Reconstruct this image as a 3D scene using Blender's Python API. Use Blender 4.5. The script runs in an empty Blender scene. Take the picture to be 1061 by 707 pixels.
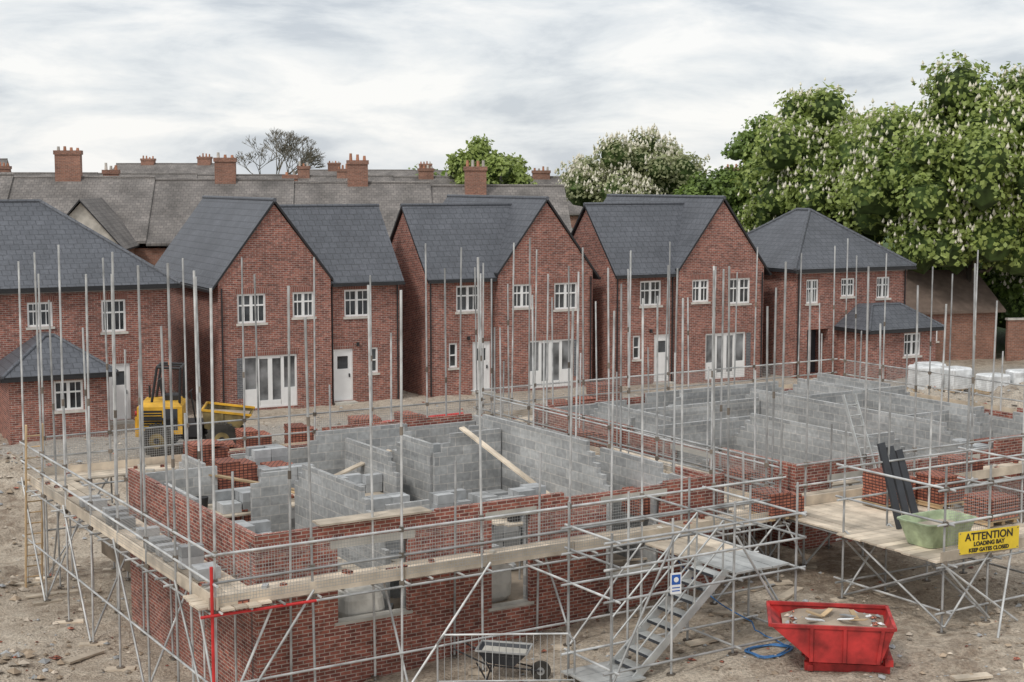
import bpy, math, random
import numpy as np
from mathutils import Vector, noise
random.seed(7); np.random.seed(7)
sc=bpy.context.scene
sc.view_settings.view_transform='Standard'
sc.view_settings.look='None'
sc.view_settings.exposure=0
# ---------------- materials ----------------
def newmat(name):
    m=bpy.data.materials.new(name); m.use_nodes=True
    nt=m.node_tree; b=nt.nodes['Principled BSDF']
    return m,nt,b
def N(nt,t,**k):
    n=nt.nodes.new(t)
    for a,v in k.items():
        if a in n.inputs: n.inputs[a].default_value=v
        else: setattr(n,a,v)
    return n
def c4(c): return (c[0],c[1],c[2],1)
def mulnoise(nt,colsock,scale,lo,hi,coord,detail=4):
    tc=N(nt,'ShaderNodeTexCoord')
    no=N(nt,'ShaderNodeTexNoise'); no.inputs['Scale'].default_value=scale; no.inputs['Detail'].default_value=detail
    nt.links.new(tc.outputs[coord],no.inputs['Vector'])
    mr=N(nt,'ShaderNodeMapRange'); mr.inputs['From Min'].default_value=.3; mr.inputs['From Max'].default_value=.7
    mr.inputs['To Min'].default_value=lo; mr.inputs['To Max'].default_value=hi
    nt.links.new(no.outputs['Fac'],mr.inputs['Value'])
    vm=N(nt,'ShaderNodeVectorMath',operation='SCALE')
    nt.links.new(colsock,vm.inputs[0]); nt.links.new(mr.outputs[0],vm.inputs['Scale'])
    return vm.outputs[0],no
def mulrnd(nt,colsock,lo,hi):
    at=N(nt,'ShaderNodeAttribute'); at.attribute_name='rnd'
    mr=N(nt,'ShaderNodeMapRange'); mr.inputs['To Min'].default_value=lo; mr.inputs['To Max'].default_value=hi
    nt.links.new(at.outputs['Fac'],mr.inputs['Value'])
    vm=N(nt,'ShaderNodeVectorMath',operation='SCALE')
    nt.links.new(colsock,vm.inputs[0]); nt.links.new(mr.outputs[0],vm.inputs['Scale'])
    return vm.outputs[0]
def simple(name,col,rough=.7,metal=0,var=.25,nscale=3,nvar=.2,bump=0,bscale=30):
    m,nt,b=newmat(name)
    rgb=N(nt,'ShaderNodeRGB'); rgb.outputs[0].default_value=c4(col)
    s=mulrnd(nt,rgb.outputs[0],1-var,1+var)
    s,no=mulnoise(nt,s,nscale,1-nvar,1+nvar,'Object')
    nt.links.new(s,b.inputs['Base Color'])
    b.inputs['Roughness'].default_value=rough; b.inputs['Metallic'].default_value=metal
    if bump:
        tc=N(nt,'ShaderNodeTexCoord'); n2=N(nt,'ShaderNodeTexNoise'); n2.inputs['Scale'].default_value=bscale
        nt.links.new(tc.outputs['Object'],n2.inputs['Vector'])
        bp=N(nt,'ShaderNodeBump'); bp.inputs['Strength'].default_value=bump; bp.inputs['Distance'].default_value=.03
        nt.links.new(n2.outputs['Fac'],bp.inputs['Height']); nt.links.new(bp.outputs[0],b.inputs['Normal'])
    return m
def brickmat(name,c1,c2,mo,bw,rh,ms,rough=.85,off=.5,bump=.3,nlo=.8,nhi=1.2,rv=.08,bias=0,fn=(.85,1.15),fs=9):
    m,nt,b=newmat(name)
    tc=N(nt,'ShaderNodeTexCoord')
    br=N(nt,'ShaderNodeTexBrick'); br.offset=off
    br.inputs['Color1'].default_value=c4(c1); br.inputs['Color2'].default_value=c4(c2); br.inputs['Mortar'].default_value=c4(mo)
    br.inputs['Scale'].default_value=1; br.inputs['Mortar Size'].default_value=ms; br.inputs['Mortar Smooth'].default_value=.1
    br.inputs['Brick Width'].default_value=bw; br.inputs['Row Height'].default_value=rh; br.inputs['Bias'].default_value=bias
    nt.links.new(tc.outputs['UV'],br.inputs['Vector'])
    s,_=mulnoise(nt,br.outputs['Color'],.7,nlo,nhi,'UV')
    s,_=mulnoise(nt,s,fs,fn[0],fn[1],'UV',2)
    s=mulrnd(nt,s,1-rv,1+rv)
    nt.links.new(s,b.inputs['Base Color']); b.inputs['Roughness'].default_value=rough
    bp=N(nt,'ShaderNodeBump'); bp.inputs['Strength'].default_value=bump; bp.inputs['Distance'].default_value=.01; bp.invert=True
    nt.links.new(br.outputs['Fac'],bp.inputs['Height']); nt.links.new(bp.outputs[0],b.inputs['Normal'])
    return m
M={}
M['brick']=brickmat('red_brick',(.35,.125,.088),(.17,.058,.046),(.38,.31,.27),.225,.075,.009,fn=(.72,1.28),fs=6)
M['brick2']=brickmat('site_brick',(.35,.115,.08),(.17,.052,.042),(.42,.35,.3),.225,.075,.009,nlo=.68,nhi=1.25,fn=(.7,1.3),fs=6)
M['oldbrick']=brickmat('old_brick',(.33,.15,.1),(.22,.1,.07),(.28,.22,.18),.23,.08,.009)
M['soldier']=brickmat('soldier_course',(.27,.09,.065),(.18,.06,.045),(.36,.29,.25),.075,.23,.009,off=0)
M['bluebrick']=brickmat('blue_grey_brick',(.13,.135,.15),(.1,.105,.115),(.25,.25,.25),.225,.075,.009)
M['block']=brickmat('concrete_block',(.44,.445,.44),(.32,.325,.325),(.52,.5,.47),.45,.225,.01,rv=.16,nlo=.78,nhi=1.15)
M['looseblock']=simple('loose_block',(.36,.37,.375),.9,var=.3,nscale=6,nvar=.15)
M['loosebrick']=brickmat('loose_brick',(.46,.17,.105),(.3,.1,.065),(.08,.035,.03),.11,.07,.012,off=0,rv=.3)
M['tile']=brickmat('roof_tile',(.112,.119,.136),(.094,.101,.116),(.06,.064,.073),.33,.3,.016,rough=.6,bump=.45,nlo=.85,nhi=1.15)
M['oldslate']=brickmat('old_slate',(.22,.2,.185),(.165,.152,.143),(.12,.11,.105),.3,.25,.015,rough=.85,nlo=.66,nhi=1.28)
M['white']=simple('white_upvc',(.85,.85,.84),.4,var=.03,nvar=.04)
M['fascia']=simple('fascia',(.33,.32,.31),.5,var=.03,nvar=.05)
M['black']=simple('black_plastic',(.02,.02,.022),.5,var=.1)
M['stone']=simple('stone_sill',(.58,.55,.5),.8,var=.1)
M['steel']=simple('galvanised_tube',(.47,.475,.47),.5,.3,var=.32,nscale=2.5,nvar=.35)
M['coupler']=simple('coupler_steel',(.2,.17,.14),.6,.4,var=.4)
M['redsteel']=simple('red_painted_tube',(.6,.03,.03),.45,0,var=.1)
M['alu']=simple('aluminium',(.5,.51,.5),.45,.4,var=.15)
M['board']=simple('scaffold_board',(.56,.48,.38),.9,var=.32,nscale=2,nvar=.32,bump=.2)
M['timber']=simple('timber',(.5,.36,.21),.8,var=.25)
M['concrete']=simple('concrete',(.5,.48,.43),.9,var=.15,nscale=2,nvar=.2)
M['soil']=simple('soil_inside',(.32,.26,.2),1,var=.1,nscale=1.5,nvar=.35,bump=.6,bscale=8)
M['rubble']=simple('rubble_stone',(.44,.38,.31),.95,var=.45)
M['clod']=simple('earth_clod',(.33,.26,.19),1,var=.35)
M['yellow']=simple('yellow_paint',(.66,.37,.03),.5,var=.08,nscale=2,nvar=.35)
M['olive']=simple('dirty_skip_paint',(.2,.15,.06),.8,var=.1,nscale=3,nvar=.55)
M['rubber']=simple('tyre_rubber',(.05,.046,.04),.9,nvar=.5)
M['redpaint']=simple('red_paint',(.4,.028,.026),.55,var=.08,nscale=3,nvar=.55)
M['green']=simple('green_tub',(.38,.46,.29),.55,var=.08,nscale=4,nvar=.35)
M['wrap']=simple('white_wrap',(.74,.76,.77),.4,var=.15,nscale=2,nvar=.25,bump=.9,bscale=5)
M['bag']=simple('bulk_bag',(.62,.6,.55),.85,var=.1,bump=.5,bscale=6)
M['blue']=simple('blue_hose',(.05,.18,.42),.5)
M['signy']=simple('sign_yellow',(.8,.58,.04),.5,var=0,nvar=.12)
M['signw']=simple('sign_white',(.8,.8,.8),.5,var=0,nvar=.03)
M['signb']=simple('sign_blue',(.02,.1,.4),.5,var=0,nvar=.03)
M['dark']=simple('dark_panel',(.04,.044,.052),.5,var=.2)
M['bark']=simple('bark',(.12,.1,.08),.95,bump=.5)
M['twig']=simple('twig',(.2,.18,.14),.95)
M['brown']=simple('brown_felt',(.17,.125,.1),.9)
M['render']=simple('pale_render',(.5,.47,.42),.9)
M['pot']=simple('clay_pot',(.42,.2,.12),.8)
def glass(name,c,lo,hi):
    m,nt,b=newmat(name)
    b.inputs['Roughness'].default_value=.08
    rgb=N(nt,'ShaderNodeRGB'); rgb.outputs[0].default_value=c4(c)
    s,_=mulnoise(nt,rgb.outputs[0],1.3,lo,hi,'Object'); nt.links.new(s,b.inputs['Base Color'])
    return m
M['glass']=glass('window_glass',(.06,.065,.07),.3,2.0)
M['glassl']=glass('patio_glass',(.2,.205,.21),.35,1.8)
def meshmat():
    m,nt,b=newmat('wire_mesh')
    tc=N(nt,'ShaderNodeTexCoord'); br=N(nt,'ShaderNodeTexBrick'); br.offset=0
    br.inputs['Scale'].default_value=1; br.inputs['Brick Width'].default_value=.06; br.inputs['Row Height'].default_value=.06
    br.inputs['Mortar Size'].default_value=.0035; br.inputs['Mortar Smooth'].default_value=0
    nt.links.new(tc.outputs['UV'],br.inputs['Vector'])
    b.inputs['Base Color'].default_value=(.38,.38,.37,1); b.inputs['Roughness'].default_value=.6
    nt.links.new(br.outputs['Fac'],b.inputs['Alpha'])
    return m
M['mesh']=meshmat()
def leafmat(name,col,col2):
    m,nt,b=newmat(name)
    at=N(nt,'ShaderNodeAttribute'); at.attribute_name='rnd'
    mx=N(nt,'ShaderNodeMix',data_type='RGBA'); mx.inputs[6].default_value=c4(col2); mx.inputs[7].default_value=c4(col)
    nt.links.new(at.outputs['Fac'],mx.inputs[0]); nt.links.new(mx.outputs[2],b.inputs['Base Color'])
    b.inputs['Roughness'].default_value=.5
    tr=N(nt,'ShaderNodeBsdfTranslucent'); nt.links.new(mx.outputs[2],tr.inputs['Color'])
    ms=N(nt,'ShaderNodeMixShader'); ms.inputs[0].default_value=.35
    nt.links.new(b.outputs[0],ms.inputs[1]); nt.links.new(tr.outputs[0],ms.inputs[2])
    nt.links.new(ms.outputs[0],nt.nodes['Material Output'].inputs['Surface'])
    return m
M['leaf']=leafmat('chestnut_leaf',(.38,.46,.13),(.15,.22,.045))
M['leafd']=leafmat('dark_leaf',(.24,.34,.08),(.09,.15,.035))
M['leafp']=leafmat('pale_leaf',(.42,.44,.24),(.22,.26,.11))
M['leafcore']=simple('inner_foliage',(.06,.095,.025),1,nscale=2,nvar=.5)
M['flower']=simple('white_blossom',(.74,.7,.57),.9,var=.1)
# ---------------- builder ----------------
class Fr:
    def __init__(s,x,y,ang,z=0):
        s.x=x;s.y=y;s.z=z;a=math.radians(ang);s.c=math.cos(a);s.s=math.sin(a)
    def p(s,r,l,z=0): return Vector((s.x+r*s.c-l*s.s, s.y+r*s.s+l*s.c, s.z+z))
class MB:
    def __init__(s): s.v=[];s.f=[];s.m=[];s.r=[];s.mats=[];s.sm=[]
    def mi(s,k):
        if k not in s.mats: s.mats.append(k)
        return s.mats.index(k)
    def poly(s,pts,k,r=None,sm=False):
        i=len(s.v); s.v.extend([tuple(p) for p in pts]); s.f.append(tuple(range(i,i+len(pts))))
        s.m.append(s.mi(k)); s.r.append(random.random() if r is None else r); s.sm.append(sm)
    def faces(s,pts,fs,k,r=None,sm=False):
        if r is None: r=random.random()
        i=len(s.v); s.v.extend([tuple(p) for p in pts]); mi=s.mi(k)
        for f in fs:
            s.f.append(tuple(i+j for j in f)); s.m.append(mi); s.r.append(r); s.sm.append(sm)
    def hexa(s,b,t,k,r=None):
        s.faces(list(b)+list(t),[(3,2,1,0),(4,5,6,7),(0,1,5,4),(1,2,6,5),(2,3,7,6),(3,0,4,7)],k,r)
    def box(s,F,r0,r1,l0,l1,z0,z1,k,r=None):
        b=[F.p(r0,l0,z0),F.p(r1,l0,z0),F.p(r1,l1,z0),F.p(r0,l1,z0)]
        t=[F.p(r0,l0,z1),F.p(r1,l0,z1),F.p(r1,l1,z1),F.p(r0,l1,z1)]
        s.hexa(b,t,k,r)
    def beam(s,p0,p1,w,h,k,up=Vector((0,0,1)),r=None):
        p0=Vector(p0);p1=Vector(p1);d=(p1-p0).normalized()
        u=d.cross(up)
        if u.length<1e-4: u=d.cross(Vector((1,0,0)))
        u.normalize(); v=u.cross(d).normalized(); u=u*w/2; v=v*h/2
        s.hexa([p0-u-v,p0+u-v,p0+u+v,p0-u+v],[p1-u-v,p1+u-v,p1+u+v,p1-u+v],k,r)
    def tube(s,p0,p1,rad,k,n=6,r2=None,cap=True,r=None):
        p0=Vector(p0);p1=Vector(p1);d=(p1-p0).normalized()
        u=d.orthogonal().normalized(); v=d.cross(u)
        if r2 is None: r2=rad
        pts=[];fs=[]
        for i in range(n):
            a=2*math.pi*i/n; o=u*math.cos(a)+v*math.sin(a)
            pts.append(p0+o*rad); pts.append(p1+o*r2)
        for i in range(n):
            j=(i+1)%n; fs.append((2*i,2*j,2*j+1,2*i+1))
        rr=random.random() if r is None else r
        s.faces(pts,fs,k,rr,True)
        if cap:
            s.faces([pts[2*i] for i in range(n)],[tuple(range(n))],k,rr)
            s.faces([pts[2*i+1] for i in range(n)],[tuple(range(n))],k,rr)
    def slab(s,pts,th,k,k2=None,r=.5):
        pts=[Vector(p) for p in pts]; n=len(pts); lo=[p-Vector((0,0,th)) for p in pts]
        s.poly(pts,k,r)
        s.poly(lo[::-1],k2 or k,r)
        for i in range(n):
            j=(i+1)%n; s.poly([lo[i],lo[j],pts[j],pts[i]],k2 or k,r)
    def build(s,name,parent=None):
        me=bpy.data.meshes.new(name); me.from_pydata(s.v,[],s.f)
        for k in s.mats: me.materials.append(M[k])
        me.polygons.foreach_set('material_index',s.m)
        me.polygons.foreach_set('use_smooth',s.sm)
        a=me.attributes.new('rnd','FLOAT','FACE'); a.data.foreach_set('value',s.r)
        uvl=me.uv_layers.new(name='UVMap'); uv=np.zeros((len(me.loops),2),dtype=np.float32)
        me.update()
        zz=Vector((0,0,1)); li=0
        for p in me.polygons:
            n=p.normal
            if abs(n.z)>.98: u=Vector((1,0,0)); v=Vector((0,1,0))
            else:
                u=zz.cross(n).normalized(); v=n.cross(u)
            for vi in p.vertices:
                c=s.v[vi]
                uv[li,0]=c[0]*u.x+c[1]*u.y+c[2]*u.z; uv[li,1]=c[0]*v.x+c[1]*v.y+c[2]*v.z; li+=1
        uvl.data.foreach_set('uv',uv.ravel())
        o=bpy.data.objects.new(name,me); sc.collection.objects.link(o)
        if parent: o.parent=parent
        return o
def empty(name,loc=(0,0,0)):
    o=bpy.data.objects.new(name,None); sc.collection.objects.link(o); return o
# ---------------- ground ----------------
def sstep(a,b,x):
    t=max(0,min(1,(x-a)/(b-a))); return t*t*(3-2*t)
def gbase(x,y):
    g=-min(1.2,max(0,(6-x)*.098))
    return g*(1-sstep(39,47.5,y))
RUTS=[((-19,24),(-10.5,47)),((-14.5,22),(-13,44)),((-1,24),(16,29)),((-22,46.5),(25,64.5)),((2,25.5),(13,26.5)),((-20,48),(20,66.5))]
def rut(x,y):
    o=0
    for i,((ax,ay),(bx,by)) in enumerate(RUTS):
        dx,dy=bx-ax,by-ay; L=math.hypot(dx,dy); dx/=L;dy/=L
        t=(x-ax)*dx+(y-ay)*dy
        if t<0 or t>L: continue
        s=-(x-ax)*dy+(y-ay)*dx+.9*math.sin(t*.22+i*2)
        for c in (-.85,.85):
            q=abs(s-c)
            if q<.55: o+=(-.075*max(0,1-q/.26)+ .045*max(0,1-abs(q-.4)/.15))*(.8+.4*math.sin(t*9))
    return o
def gh(x,y):
    g=gbase(x,y)
    if y>90 or abs(x)>60 or y<5: return g
    h=g+.07*noise.noise(Vector((x*.25,y*.25,0)))+.06*noise.noise(Vector((x*.9,y*.9,3)))+.045*noise.noise(Vector((x*2.4,y*2.4,7)))+.02*noise.noise(Vector((x*5,y*5,2)))
    if y<72: h+=rut(x,y)
    for (cx,cy,rr,hh) in MOUNDS:
        d=math.hypot(x-cx,y-cy)/rr
        if d<1: h+=hh*(1-d*d)**2*(1+.4*noise.noise(Vector((x*1.5,y*1.5,1)))+.2*noise.noise(Vector((x*4,y*4,1))))
    return h-.03
MOUNDS=[(6,52.5,3,.9),(2.5,53.5,3,.7),(16,57,3,1.0),(21,58,4,1.1),(-15,36,3,.45),(-5,50,3,.45),(-1,54,2.5,.6),(12,56,2.5,.7),(-14,31,2.2,.3),(9,58,3,.5),(-17,40,3,.6),(-12.3,27.5,2,.3),(-10.8,30.5,1.3,.25),(13.5,27.2,1.5,.2),(-16,46,2.5,.5)]
def axis(lo,hi,a,b,st):
    r=list(np.arange(a,b,st)); o=[];x=a;s=st
    while x>lo: s*=1.6;x-=s;o.append(x)
    e=[];x=r[-1];s=st
    while x<hi: s*=1.6;x+=s;e.append(x)
    return o[::-1]+r+e
xs=axis(-2500,2500,-26,28,.17); ys=axis(-300,4000,22,42,.15); ys=[y for y in ys if y<42]+axis(0,4000,42,72,.24)[[y>=42 for y in axis(0,4000,42,72,.24)].index(True):]
gv=[(x,y,gh(x,y)) for y in ys for x in xs]; nx=len(xs)
gf=[(j*nx+i,j*nx+i+1,(j+1)*nx+i+1,(j+1)*nx+i) for j in range(len(ys)-1) for i in range(nx-1)]
me=bpy.data.meshes.new('ground'); me.from_pydata(gv,[],gf); me.polygons.foreach_set('use_smooth',[True]*len(gf))
def groundmat():
    m,nt,b=newmat('site_earth'); tc=N(nt,'ShaderNodeTexCoord')
    def nz(sc_,d=6,dist=0):
        n=N(nt,'ShaderNodeTexNoise'); n.inputs['Scale'].default_value=sc_; n.inputs['Detail'].default_value=d
        n.inputs['Roughness'].default_value=.65; n.inputs['Distortion'].default_value=dist
        nt.links.new(tc.outputs['Object'],n.inputs['Vector']); return n
    n1=nz(.22,6,.6); n2=nz(3); n3=nz(16,3)
    cr=N(nt,'ShaderNodeValToRGB'); e=cr.color_ramp.elements
    e[0].position=.37; e[0].color=(.25,.19,.14,1); e[1].position=.63; e[1].color=(.63,.555,.455,1)
    x=cr.color_ramp.elements.new(.49); x.color=(.48,.405,.32,1)
    ad=N(nt,'ShaderNodeMath',operation='MULTIPLY_ADD'); ad.inputs[1].default_value=.55
    nt.links.new(n1.outputs['Fac'],ad.inputs[0])
    m2=N(nt,'ShaderNodeMath',operation='MULTIPLY'); m2.inputs[1].default_value=.45; nt.links.new(n2.outputs['Fac'],m2.inputs[0])
    nt.links.new(m2.outputs[0],ad.inputs[2]); nt.links.new(ad.outputs[0],cr.inputs[0])
    dt=N(nt,'ShaderNodeVectorMath',operation='DOT_PRODUCT'); dt.inputs[1].default_value=(-.454,.891,0); nt.links.new(tc.outputs['Object'],dt.inputs[0])
    wob=N(nt,'ShaderNodeMath',operation='MULTIPLY_ADD'); wob.inputs[1].default_value=3.0; nt.links.new(n1.outputs['Fac'],wob.inputs[0]); nt.links.new(dt.outputs['Value'],wob.inputs[2])
    ab=N(nt,'ShaderNodeMath',operation='SUBTRACT'); ab.inputs[1].default_value=52.6; nt.links.new(wob.outputs[0],ab.inputs[0])
    aa=N(nt,'ShaderNodeMath',operation='ABSOLUTE'); nt.links.new(ab.outputs[0],aa.inputs[0])
    tr=N(nt,'ShaderNodeMapRange'); tr.inputs['From Min'].default_value=1.6; tr.inputs['From Max'].default_value=3.0; tr.inputs['To Min'].default_value=.7; tr.inputs['To Max'].default_value=0
    nt.links.new(aa.outputs[0],tr.inputs['Value'])
    mt=N(nt,'ShaderNodeMix',data_type='RGBA'); nt.links.new(tr.outputs[0],mt.inputs[0]); nt.links.new(cr.outputs[0],mt.inputs[6]); mt.inputs[7].default_value=(.42,.395,.36,1)
    mr=N(nt,'ShaderNodeMapRange'); mr.inputs['From Min'].default_value=.35; mr.inputs['From Max'].default_value=.65; mr.inputs['To Min'].default_value=.72; mr.inputs['To Max'].default_value=1.22
    nt.links.new(n3.outputs['Fac'],mr.inputs['Value'])
    vm=N(nt,'ShaderNodeVectorMath',operation='SCALE'); nt.links.new(mt.outputs[2],vm.inputs[0]); nt.links.new(mr.outputs[0],vm.inputs['Scale'])
    sx=N(nt,'ShaderNodeSeparateXYZ'); nt.links.new(tc.outputs['Object'],sx.inputs[0])
    g=N(nt,'ShaderNodeMapRange'); g.inputs['From Min'].default_value=75; g.inputs['From Max'].default_value=80
    nt.links.new(sx.outputs['Y'],g.inputs['Value'])
    mx=N(nt,'ShaderNodeMix',data_type='RGBA'); nt.links.new(g.outputs[0],mx.inputs[0]); nt.links.new(vm.outputs[0],mx.inputs[6]); mx.inputs[7].default_value=(.06,.1,.03,1)
    nt.links.new(mx.outputs[2],b.inputs['Base Color']); b.inputs['Roughness'].default_value=1
    bp=N(nt,'ShaderNodeBump'); bp.inputs['Strength'].default_value=.9; bp.inputs['Distance'].default_value=.1
    s2=N(nt,'ShaderNodeMath',operation='ADD'); nt.links.new(n2.outputs['Fac'],s2.inputs[0]); nt.links.new(n3.outputs['Fac'],s2.inputs[1])
    nt.links.new(s2.outputs[0],bp.inputs['Height']); nt.links.new(bp.outputs[0],b.inputs['Normal'])
    return m
me.materials.append(groundmat())
go=bpy.data.objects.new('ground',me); sc.collection.objects.link(go)
mb=MB()
def rock(x,y,s,k,z=None):
    if z is None: z=gh(x,y)
    c=Vector((x,y,z+s*.2)); j=lambda:random.uniform(.6,1.1)*s
    a=random.random()*6.28; u=Vector((math.cos(a),math.sin(a),random.uniform(-.2,.2))); v=Vector((-math.sin(a),math.cos(a),0)); w=Vector((0,0,.7))
    pts=[c+u*j(),c+v*j(),c-u*j(),c-v*j(),c+w*j()*.8,c-w*s*.4]
    mb.faces(pts,[(0,1,4),(1,2,4),(2,3,4),(3,0,4)],k)
for i in range(11000):
    y=22+ (random.random()**1.3)*46; x=random.uniform(-.40,.40)*y
    if noise.noise(Vector((x*.35,y*.35,9)))<-.1 and random.random()<.7: continue
    rock(x,y,random.choice([.02,.03,.03,.04,.05,.05,.07,.1]),random.choice(['rubble']*5+['clod']*5+['looseblock','looseblock','loosebrick']))
for (cx,cy,rr,hh) in MOUNDS:
    for i in range(130):
        a=random.random()*6.28; d=rr*random.random()**.6
        rock(cx+math.cos(a)*d,cy+math.sin(a)*d,random.uniform(.05,.18),random.choice(['rubble','rubble','clod','clod','looseblock','loosebrick']))
mb.build('rubble')
# ---------------- houses ----------------
class Wall:
    def __init__(s,mb,F,A,B,k='brick'):
        s.mb=mb;s.F=F;s.A=A;s.k=k
        L=math.hypot(B[0]-A[0],B[1]-A[1]); s.L=L; s.d=((B[0]-A[0])/L,(B[1]-A[1])/L); s.n=(s.d[1],-s.d[0])
    def p(s,u,n,z): return s.F.p(s.A[0]+s.d[0]*u+s.n[0]*n, s.A[1]+s.d[1]*u+s.n[1]*n, z)
    def wb(s,u0,u1,n0,n1,z0,z1,k,r=.5):
        s.mb.hexa([s.p(u0,n0,z0),s.p(u1,n0,z0),s.p(u1,n1,z0),s.p(u0,n1,z0)],[s.p(u0,n0,z1),s.p(u1,n0,z1),s.p(u1,n1,z1),s.p(u0,n1,z1)],k,r)
    def make(s,z0,z1,ops=()):
        us=sorted({0,s.L}|{o[0] for o in ops}|{o[1] for o in ops}); zs=sorted({z0,z1}|{o[2] for o in ops}|{o[3] for o in ops})
        for i in range(len(us)-1):
            for j in range(len(zs)-1):
                um=(us[i]+us[i+1])/2; zm=(zs[j]+zs[j+1])/2
                if any(o[0]<um<o[1] and o[2]<zm<o[3] for o in ops): continue
                s.mb.poly([s.p(us[i],0,zs[j]),s.p(us[i+1],0,zs[j]),s.p(us[i+1],0,zs[j+1]),s.p(us[i],0,zs[j+1])],s.k,.5)
        for o in ops:
            u0,u1,a,b,kind=o; dp=-.12 if kind!='void' else -.9
            for q in ([(u0,a),(u0,b)],[(u1,a),(u1,b)],[(u0,a),(u1,a)],[(u0,b),(u1,b)]):
                s.mb.poly([s.p(q[0][0],0,q[0][1]),s.p(q[1][0],0,q[1][1]),s.p(q[1][0],dp,q[1][1]),s.p(q[0][0],dp,q[0][1])],s.k,.5)
            s.unit(u0,u1,a,b,kind)
    def unit(s,u0,u1,a,b,kind):
        n0,n1=-.13,-.05; fw=.075
        if kind=='void':
            s.mb.poly([s.p(u0,-.9,a),s.p(u1,-.9,a),s.p(u1,-.9,b),s.p(u0,-.9,b)],'dark',.5)
            s.wb(u0+.5,u0+.56,-.5,-.44,a,b,'white'); return
        s.mb.poly([s.p(u0,-.11,a),s.p(u1,-.11,a),s.p(u1,-.11,b),s.p(u0,-.11,b)],'glassl' if kind=='french' else 'glass',.5)
        s.wb(u0,u0+fw,n0,n1,a,b,'white'); s.wb(u1-fw,u1,n0,n1,a,b,'white')
        s.wb(u0+fw,u1-fw,n0,n1,a,a+fw,'white'); s.wb(u0+fw,u1-fw,n0,n1,b-fw,b,'white')
        w=u1-u0
        def bar(u,t,z0,z1,d=0): s.wb(u-t/2,u+t/2,n0,n1-.004+d,z0,z1,'white')
        def hb(ua,ub,z,t): s.wb(ua,ub,n0,n1-.008,z-t/2,z+t/2,'white')
        if kind=='win':
            m=(u0+u1)/2; bar(m,.11,a+fw,b-fw)
            hb(u0+fw,m-.055,(a+b)/2+.12,.06); hb(m+.055,u1-fw,(a+b)/2+.12,.06)
            for q in ((u0+m)/2,(u1+m)/2): bar(q,.025,a+fw,b-fw,-.012)
        elif kind=='narrow':
            hb(u0+fw,u1-fw,(a+b)/2,.05)
        elif kind=='french':
            bar(u0+w*.27,.12,a+fw,b-fw);bar(u0+w*.5,.17,a+fw,b-fw);bar(u0+w*.73,.12,a+fw,b-fw)
            for (q0,q1) in ((.27,.5),(.5,.73)):
                ua=u0+w*q0+.06; ub=u0+w*q1-.08+.0
                s.wb(ua+.02,ub,n0,n1-.01,a+fw,a+.28,'white'); s.wb(ua+.02,ub,n0,n1-.01,b-fw-.06,b-fw,'white')
            s.wb(u0+fw,u0+w*.27-.06,n0,n1-.01,a+fw,a+.75,'white')
            s.wb(u0+w*.73+.06,u1-fw,n0,n1-.01,a+fw,a+.75,'white')
        elif kind=='door':
            s.wb(u0+fw,u1-fw,n0,n1-.02,a+.02,a+1.3,'white'); s.wb(u0+fw,u1-fw,n0,n1-.02,b-.3,b-.06,'white')
            s.wb(u0+fw,u0+fw+.12,n0,n1-.022,a+1.3,b-.3,'white'); s.wb(u1-fw-.12,u1-fw,n0,n1-.022,a+1.3,b-.3,'white')
            s.wb(u1-fw-.1,u1-fw-.05,n1-.02,n1+.02,a+.95,a+1.1,'black')
            s.wb(u0-.05,u1+.05,-.02,.4,-.1,a-.02,'concrete')
        if kind in('win','narrow'):
            s.wb(u0-.06,u1+.06,-.1,.06,a-.09,a-.003,'stone')
        s.wb(u0-.08,u1+.08,-.05,.006,b+.002,b+.23,'soldier')
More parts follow.
